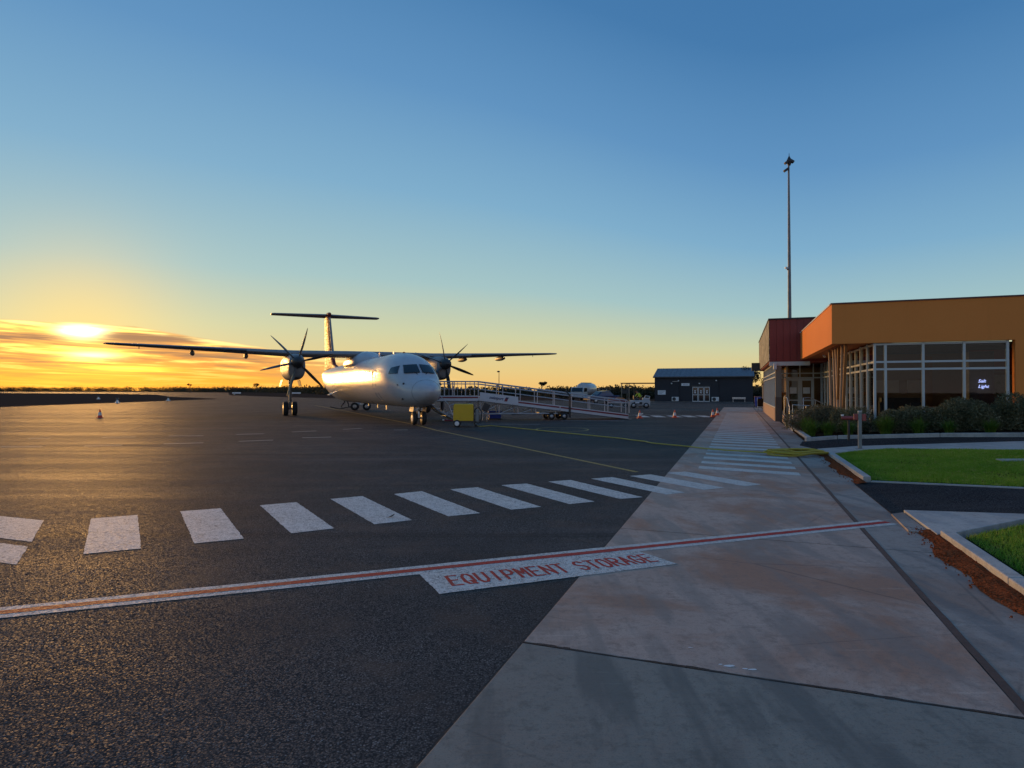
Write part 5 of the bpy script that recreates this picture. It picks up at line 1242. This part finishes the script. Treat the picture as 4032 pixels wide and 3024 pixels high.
for x, z in ((3.35, 2.98), (8.45, 2.98), (6.2, 2.58), (2.4, 2.6)): MB().box(x - .09, x + .09, -.2, -.027, z - .08, z + .08).build('wall_light', M['white_metal'], SH, bevel=.02)
MB().box(2.5, 3.3, -.04, -.027, 2.86, 2.92).build('conduit', M['steel'], SH)
def ac_unit(x):
    a = MB().box(x, x + .95, -.55, -.12, .08, .68).build('air_conditioner', M['white_metal'], SH, bevel=.03)
    MB().lathe([(0, .25), (.02, .25), (.03, .21), (.0301, .02)], (x + .33, -.55, .38), (0, -1, 0), 20).build('fan_grille', M['dark'], a); MB().box(x + .1, x + .2, -.5, -.2, 0, .08).build('foot', M['dark'], a); MB().box(x + .75, x + .85, -.5, -.2, 0, .08).build('foot', M['dark'], a)
ac_unit(2.45); ac_unit(7.85)
for x in (3.45, 8.8): MB().tube([(x, -.07, 0), (x, -.07, 3.4)], .05, 8).build('downpipe', M['navy_clad'], SH)
MB().box(-1.0, SW, -1.6, -.7, -.02, .02).build('paving_strip', M['gutter'], SH)
# bench by the shed
BN = uvthing('bench', 'long pale metal bench along the right end of the navy shed', 'bench', 88.6, -.75)
MB().box(0, 1.7, 0, .4, .42, .47).build('seat', M['alu'], BN); MB().box(0, 1.7, .36, .42, .5, .66).build('backrest', M['alu'], BN)
for x in (.08, 1.58):
    for y in (.04, .36): MB().box(x, x + .05, y - .02, y + .03, 0, .42).build('leg', M['alu'], BN)
# carport on the left of the shed
CPT = uvthing('carport', 'flat roofed open carport on thin posts left of the navy shed', 'carport', 90.6, -16.4)
MB().box(0, 4.9, 0, 5, 2.62, 2.74).build('roof', M['cap'], CPT)
for x, y in ((.15, .15), (.15, 4.8), (1.25, .15), (1.25, 4.8)): MB().box(x - .06, x + .06, y - .06, y + .06, 0, 2.62).build('post', M['column'], CPT)
MB().box(.21, 1.19, .1, .2, 1.15, 1.75).build('panel', M['dark'], CPT)
# bins and clutter by the terminal end
BI = uvthing('wheelie_bin', 'blue wheelie bin with a red lid where walkway meets the shed', 'bin', 62.5, 1.75)
MB().rings([[(x * k, y * k, z) for x, y in ((-.29, -.35), (.29, -.35), (.29, .35), (-.29, .35))] for z, k in ((.08, .8), (.95, 1.0))]).build('bin_body', M['blue_tub'], BI, bevel=.03)
MB().box(-.31, .31, -.38, .40, .955, 1.03).build('lid', M['red_plastic'], BI, bevel=.02)
for s_ in (-1, 1): MB().lathe([(-.03, .1), (.03, .1)], (s_ * .3, .3, .1), (1, 0, 0), 14).build('wheel', M['rubber'], BI)
CB = uvthing('utility_cabinet', 'grey tan utility cabinet past the glazed terminal wall', 'cabinet', 57.5, 2.7)
MB().box(-.7, 1.2, -.3, .6, 0, 2.05).build('cabinet_body', M['column'], CB, bevel=.03); MB().box(-.76, 1.26, -.36, .66, 2.06, 2.14).build('cabinet_cap', M['cap'], CB)
MB().box(-.66, .2, -.315, -.30, .15, 1.9).build('door', M['gutter'], CB)
TRL = uvthing('luggage_trolley', 'brown loaded luggage trolley standing by the glazed terminal wall', 'trolley', 51.6, 1.7)
MB().box(-.3, .3, -.4, .4, .28, .34).build('deck', M['steel'], TRL); MB().box(-.27, .27, -.36, .3, .35, .95).build('load', M['bark_mulch'], TRL, bevel=.06)
for x in (-.26, .26):
    for y in (-.34, .34): MB().tube([(x, y, .0), (x, y, .3)], .025, 6).build('leg', M['steel'], TRL)
MB().tube([(-.28, .42, .3), (-.28, .5, 1.05), (.28, .5, 1.05), (.28, .42, .3)], .018, 6).build('handle', M['alu'], TRL)

# ------------------------------------------------------------------ vehicles
def wheel(par, x, y, r, w, side, hub='steel'):
    t = MB().lathe([(-w / 2, r * .55), (-w / 2 + .01, r * .86), (-w / 4, r), (w / 4, r), (w / 2 - .01, r * .86), (w / 2, r * .55)], (x, y, r), (0, 1, 0), 22).build('wheel', M['rubber'], par, True)
    MB().lathe([(0, r * .56), (.015, r * .5), (.02, r * .15)], (x, y + side * w / 2, r), (0, side, 0), 16).build('rim', M[hub], t, True)
TG = thing('baggage_tug', 'small white baggage tractor parked beyond the ramp foot', 'tug', (11.55, 55.2, 0), R(172))
MB().rings([[(x, y * k, z) for x, y in ((-.9, -.5), (.9, -.5), (.9, .5), (-.9, .5))] for z, k in ((.22, .95), (.30, 1), (.62, 1), (.70, .94))]).build('body', M['car_white'], TG, bevel=.04)
MB().box(-.86, -.25, -.44, .44, .70, .92).build('hood', M['car_white'], TG, bevel=.05); MB().box(.05, .5, -.4, .4, .70, .86).build('seat', M['dark'], TG, bevel=.04); MB().box(.45, .56, -.4, .4, .80, 1.15).build('backrest', M['dark'], TG, bevel=.03)
MB().tube([(-.88, -.46, .7), (-.95, -.46, 1.05), (-.55, -.46, 1.12), (-.4, -.46, .72)], .035, 8).build('roll_bar', M['white_metal'], TG); MB().lathe([(-.01, .17), (.01, .17)], (-.15, .12, 1.02), (.7, 0, .6), 16).build('steering_wheel', M['dark'], TG)
MB().box(-.2, .55, .502, .512, .34, .56).build('side_grille', M['dark'], TG); MB().box(.05, .42, .513, .517, .44, .55).build('number_plate', M['paper'], TG)
for x in (-.55, .55):
    for s_ in (-1, 1): wheel(TG, x, s_ * .46, .25, .16, s_)
for s_ in (-.3, .3): MB().lathe([(0, .06), (.02, .05)], (-.9, s_, .55), (-1, 0, 0), 12).build('headlight', M['cone_white'], TG)
BC = thing('baggage_cart', 'low baggage cart carrying orange bags beside the baggage tug', 'cart', (9.9, 57.0, 0), R(170))
MB().box(-1.0, .9, -.55, .55, .42, .50).build('deck', M['white_metal'], BC); MB().box(-.95, .85, -.56, -.52, .5, .66).build('side_board', M['maroon'], BC); MB().box(-.95, .85, .52, .56, .5, .70).build('side_board', M['maroon'], BC)
for x in (-.7, .6):
    for s_ in (-1, 1): wheel(BC, x, s_ * .48, .2, .13, s_)
MB().tube([(.9, 0, .42), (1.5, 0, .3)], .03, 6).build('drawbar', M['dark'], BC)
bg1 = thing('orange_bag', 'bright orange bag lying on the baggage cart', 'bag', (10.05, 57.0, .5), R(160)); MB().ell((0, 0, .22), .55, .30, .23, 18, 10).build('bag_body', M['orange_bag'], bg1, True); MB().tube([(-.2, 0, .42), (0, 0, .52), (.2, 0, .42)], .02, 6).build('bag_handle', M['dark'], bg1)
bg2 = thing('orange_bag', 'pale orange box shaped bag at the left end of the baggage cart', 'bag', (9.2, 57.1, .5), R(170)); MB().box(-.24, .24, -.2, .2, 0, .46).build('bag_body', M['orange_bag'], bg2, bevel=.05); MB().tube([(-.1, 0, .45), (0, 0, .52), (.1, 0, .45)], .015, 6).build('bag_handle', M['dark'], bg2)

FT = thing('tank_truck', 'white tank truck parked beyond the boarding ramp', 'truck', (10.6, 95, 0), R(62))
MB().box(-1.1, 5.0, -.5, .5, .55, .78).build('chassis', M['dark'], FT)
MB().rings([[(x, 1.05 * math.cos(a), 1.80 + 1.0 * math.sin(a)) if 0 < i < 5 else (x, .85 * math.cos(a), 1.8 + .8 * math.sin(a)) for a in [2 * math.pi * j / 28 for j in range(28)]] for i, x in enumerate((.75, .95, 2.2, 3.6, 4.75, 4.95))]).build('tank', M['car_white'], FT, True)
MB().box(1.2, 4.2, -.35, .35, 2.78, 2.86).build('tank_walkway', M['steel'], FT)
cab = MB(); cab.rings([[(x, y, z) for y in (0,)] for x in ()]) if 0 else None
cb = MB(); pr = [(-1.25, .55), (-1.30, 1.35), (-1.0, 2.10), (.35, 2.15), (.5, 1.9), (.5, .55)]
cb.v = [(x, -1.05, z) for x, z in pr] + [(x, 1.05, z) for x, z in pr]; n = len(pr); cb.f = [tuple(range(n)), tuple(range(2 * n - 1, n - 1, -1))] + [(i, n + i, n + (i + 1) % n, (i + 1) % n) for i in range(n)]
cabo = cb.build('cab', M['car_white'], FT, bevel=.06)
mb = MB(); mb.poly([(-1.315, -.92, 1.40), (-1.315, .92, 1.40), (-1.06, .86, 2.02), (-1.06, -.86, 2.02)]); mb.build('windscreen', M['glass_dark'], cabo)
for s_ in (-1, 1):
    MB().poly([(-1.1, s_ * 1.056, 1.40), (.3, s_ * 1.056, 1.40), (.3, s_ * 1.056, 1.98), (-.9, s_ * 1.056, 1.98)]).build('side_window', M['glass_dark'], cabo); MB().box(-1.32, -1.27, s_ * .75 - .14, s_ * .75 + .14, .75, .92).build('headlight', M['cone_white'], cabo)
    MB().tube([(-1.2, s_ * 1.05, 1.9), (-1.3, s_ * 1.28, 1.85), (-1.3, s_ * 1.28, 1.5)], .03, 6).build('mirror', M['dark'], cabo)
    for x in (-.55, 2.9, 4.0): wheel(FT, x, s_ * .95, .46, .28, s_)
MB().box(-1.34, -1.2, -1.0, 1.0, .45, .68).build('bumper', M['dark'], FT)

def car(label, loc, rz, mat, ute=True):
    c = thing('parked_car', label, 'car', loc, rz)
    pr = [(-2.1, .45), (-2.12, .75), (-1.95, .92), (-.95, 1.02), (-.35, 1.52), (.75, 1.56), (1.25, 1.02), (2.1, .98), (2.15, .45)]
    rings = []
    for y, k in ((-.86, .93), (-.80, 1.0), (.80, 1.0), (.86, .93)):
        rings.append([(x, y * (1 if z < 1.05 else .86), .42 + (z - .42) * (k if z > .5 else 1)) for x, z in pr])
    b = MB().rings(rings).build('body', M[mat], c, bevel=.03)
    MB().poly([(-.93, -.66, 1.06), (-.93, .66, 1.06), (-.42, .62, 1.47), (-.42, -.62, 1.47)]).build('windscreen', M['glass_dark'], b); bpy.context.view_layer.update()
    b.children[0].location = (-.02, 0, .02)
    MB().poly([(1.24, -.66, 1.06), (1.24, .66, 1.06), (.80, .62, 1.50), (.80, -.62, 1.50)]).build('rear_window', M['glass_dark'], b).location = (.02, 0, .02)
    for s_ in (-1, 1):
        MB().poly([(-.75, s_ * .775, 1.08), (.18, s_ * .775, 1.08), (.18, s_ * .72, 1.46), (-.33, s_ * .72, 1.46)]).build('side_window', M['glass_dark'], b).location = (0, s_ * .03, 0)
        MB().poly([(.26, s_ * .775, 1.08), (1.08, s_ * .775, 1.08), (.75, s_ * .72, 1.48), (.26, s_ * .72, 1.46)]).build('side_window', M['glass_dark'], b).location = (0, s_ * .03, 0)
        MB().box(-2.14, -2.05, s_ * .6 - .16, s_ * .6 + .16, .68, .82).build('headlight', M['cone_white'], b); MB().box(2.12, 2.17, s_ * .65 - .1, s_ * .65 + .1, .7, .92).build('tail_light', M['red_plastic'], b)
        for x in (-1.35, 1.35): wheel(c, x, s_ * .77, .33, .2, s_)
    MB().box(-2.15, -2.1, -.7, .7, .47, .6).build('bumper', M['dark'], b); MB().box(2.14, 2.18, -.25, .25, .55, .67).build('number_plate', M['paper'], b)
    return c
car('dark navy blue car parked beyond the ramp rails', (11.0, 75, 0), R(25), 'car_blue')
HU = thing('white_hut', 'small white hut with a dark red base among the far scrub', 'hut', (19.8, 130, 0), R(-20))
MB().box(-1.2, 1.2, -1, 1, .75, 2.0).build('wall', M['cone_white'], HU); MB().box(-1.22, 1.22, -1.02, 1.02, -.05, .75).build('base', M['cap'], HU); MB().box(-1.35, 1.35, -1.15, 1.15, 2.0, 2.12).build('roof', M['navy_roof'], HU); MB().box(-.4, .3, -1.03, -1.0, 1.1, 1.7).build('window', M['glass_dark'], HU)
LP_ = thing('distant_lamp_post', 'thin lamp post far behind the boarding ramp', 'lamp post', (-3.1, 145, 0)); MB().tube([(0, 0, 0), (0, 0, 6.0)], [.11, .07], 8).build('pole', M['dark'], LP_); MB().ell((-.12, 0, 6.1), .36, .16, .2, 12, 8).build('lamp_head', M['dark'], LP_, True)

# ------------------------------------------------------------------ scrub and trees on the horizon
def scrub(name, label, line, n_clump, depth, hmin, hmax, leaf, per, seed):
    g = np.random.default_rng(seed); pts = np.array(line, float); seg = np.linalg.norm(np.diff(pts, axis=0), axis=1); cum = np.concatenate([[0], np.cumsum(seg)])
    s = g.uniform(0, cum[-1], n_clump); i = np.clip(np.searchsorted(cum, s) - 1, 0, len(seg) - 1); t = (s - cum[i]) / seg[i]
    c = pts[i] + (pts[i + 1] - pts[i]) * t[:, None] + g.uniform(-1, 1, (n_clump, 2)) * depth
    h = (1.5 + c[:, 1] * hmax) * g.uniform(hmin, 1.0, n_clump) * (1 + .10 * np.sin(s * .05) + .08 * np.sin(s * .17 + 1)); tall = g.uniform(0, 1, n_clump) < .04; h[tall] *= 1.2
    N = n_clump * per; k = np.repeat(np.arange(n_clump), per); d = g.normal(size=(N, 3)); d /= np.linalg.norm(d, axis=1)[:, None]; r = g.uniform(.5, 1.05, N)[:, None]
    ctr = np.stack([c[k, 0], c[k, 1], h[k] * .52], 1) + d * r * np.stack([h[k] * .75, h[k] * .75, h[k] * .5], 1); ctr[:, 2] = np.maximum(ctr[:, 2], .05)
    a = g.normal(size=(N, 3)); a /= np.linalg.norm(a, axis=1)[:, None]; b = np.cross(a, g.normal(size=(N, 3))); b /= np.linalg.norm(b, axis=1)[:, None]; sz = leaf * g.uniform(.5, 1.4, N)[:, None]
    V = np.empty((N, 4, 3)); V[:, 0] = ctr - a * sz; V[:, 1] = ctr + b * sz * .7; V[:, 2] = ctr + a * sz; V[:, 3] = ctr - b * sz * .7
    return stuff(tag(cloud_obj(name, V, N, M['leaf_far'], None), label, 'scrub'))
scrub('distant_scrub', 'dark line of low scrub along the horizon under the sunrise', [(-1500, 1330), (-905, 990), (-420, 740), (-205, 520), (-100, 330), (-60, 235)], 1900, 14, .55, .0072, .42, 46, 5)
scrub('distant_scrub', 'dark line of low scrub behind the ramp and the parked vehicles', [(-60, 240), (-20, 190), (20, 175), (50, 165), (110, 160)], 620, 8, .6, .0085, .3, 50, 6)
scrub('distant_scrub', 'olive scrub bank behind the carport left of the navy shed', [(8, 128), (20, 122), (34, 112), (60, 104)], 300, 3, .6, .0085, .2, 60, 8)
def tree(loc, h, cr, label, seed, flat=.45, n=1600, leaf=.22, group='lone trees on the horizon'):
    t = thing('gum_tree', label, 'tree', loc, 0, group); r = random.Random(seed)
    mb = MB(); top = h * .62; mb.tube([(0, 0, -.1), (.05 * h, 0, h * .3), (.02 * h, .03 * h, top)], [.035 * h, .026 * h, .016 * h], 8)
    tips = []
    for k in range(6):
        a = r.uniform(0, 6.28); q = (math.cos(a) * cr * r.uniform(.35, .8), math.sin(a) * cr * r.uniform(.35, .8), h * r.uniform(.72, .95)); tips.append(q)
        mb.tube([(.03 * h, .01 * h, h * r.uniform(.35, .6)), (q[0] * .5, q[1] * .5, h * .68), q], [.014 * h, .01 * h, .004 * h], 6)
    mb.build('trunk', M['bark'], t)
    g = np.random.default_rng(seed); tp = np.array(tips); k = g.integers(0, len(tips), n); d = g.normal(size=(n, 3)); d /= np.linalg.norm(d, axis=1)[:, None]
    c = tp[k] + d * (g.uniform(.2, 1, n)[:, None] ** .5) * np.array([cr * .42, cr * .42, cr * flat * .55]); a = g.normal(size=(n, 3)); a /= np.linalg.norm(a, axis=1)[:, None]; b = np.cross(a, g.normal(size=(n, 3))); b /= np.linalg.norm(b, axis=1)[:, None]; s = leaf * g.uniform(.5, 1.3, n)[:, None]
    V = np.empty((n, 4, 3)); V[:, 0] = c - a * s; V[:, 1] = c + b * s * .45; V[:, 2] = c + a * s; V[:, 3] = c - b * s * .45
    cloud_obj('crown', V, n, M['leaf_far'], t); return t
tree((8.6, 178, 0), 4.3, 1.5, 'lone round topped tree on the horizon above the ramp rails', 3, .5, 1600, .15)
tree((-126, 300, 0), 5.2, 1.6, 'spindly tree on the horizon left of the propeller', 4, .5, 900, .16)
tree((-222, 420, 0), 6.6, 1.6, 'small tree sticking out of the scrub under the left wing tip', 9, .5, 900, .18)
tree((34.5, 88.5, 0), 4.6, 1.9, 'straggly gum tree at the right corner of the navy shed', 5, .8, 1500, .13)
tree((36.2, 86.0, 0), 3.4, 1.5, 'low gum tree between the shed and the terminal end', 6, .8, 1300, .12)

# a curled dead leaf on the zebra stripe
DLf = thing('dead_leaf', 'small curled dead leaf lying on a white zebra stripe', 'leaf', (-1.50, 7.62, .004), .6)
mb = MB()
for i in range(6):
    t0, t1 = i / 6, (i + 1) / 6; w0, w1 = .022 * math.sin(math.pi * t0) + .001, .022 * math.sin(math.pi * t1) + .001; z0, z1 = .004 + .03 * t0 * t0, .004 + .03 * t1 * t1
    mb.poly([(-.04 + .08 * t0, -w0, z0 + .006), (-.04 + .08 * t1, -w1, z1 + .006), (-.04 + .08 * t1, 0, z1), (-.04 + .08 * t0, 0, z0)]); mb.poly([(-.04 + .08 * t0, 0, z0), (-.04 + .08 * t1, 0, z1), (-.04 + .08 * t1, w1, z1 + .008), (-.04 + .08 * t0, w0, z0 + .008)])
mb.build('blade', M['bark'], DLf, True); MB().tube([(-.04, 0, .005), (-.075, .01, .012)], .0022, 5).build('stalk', M['bark'], DLf)
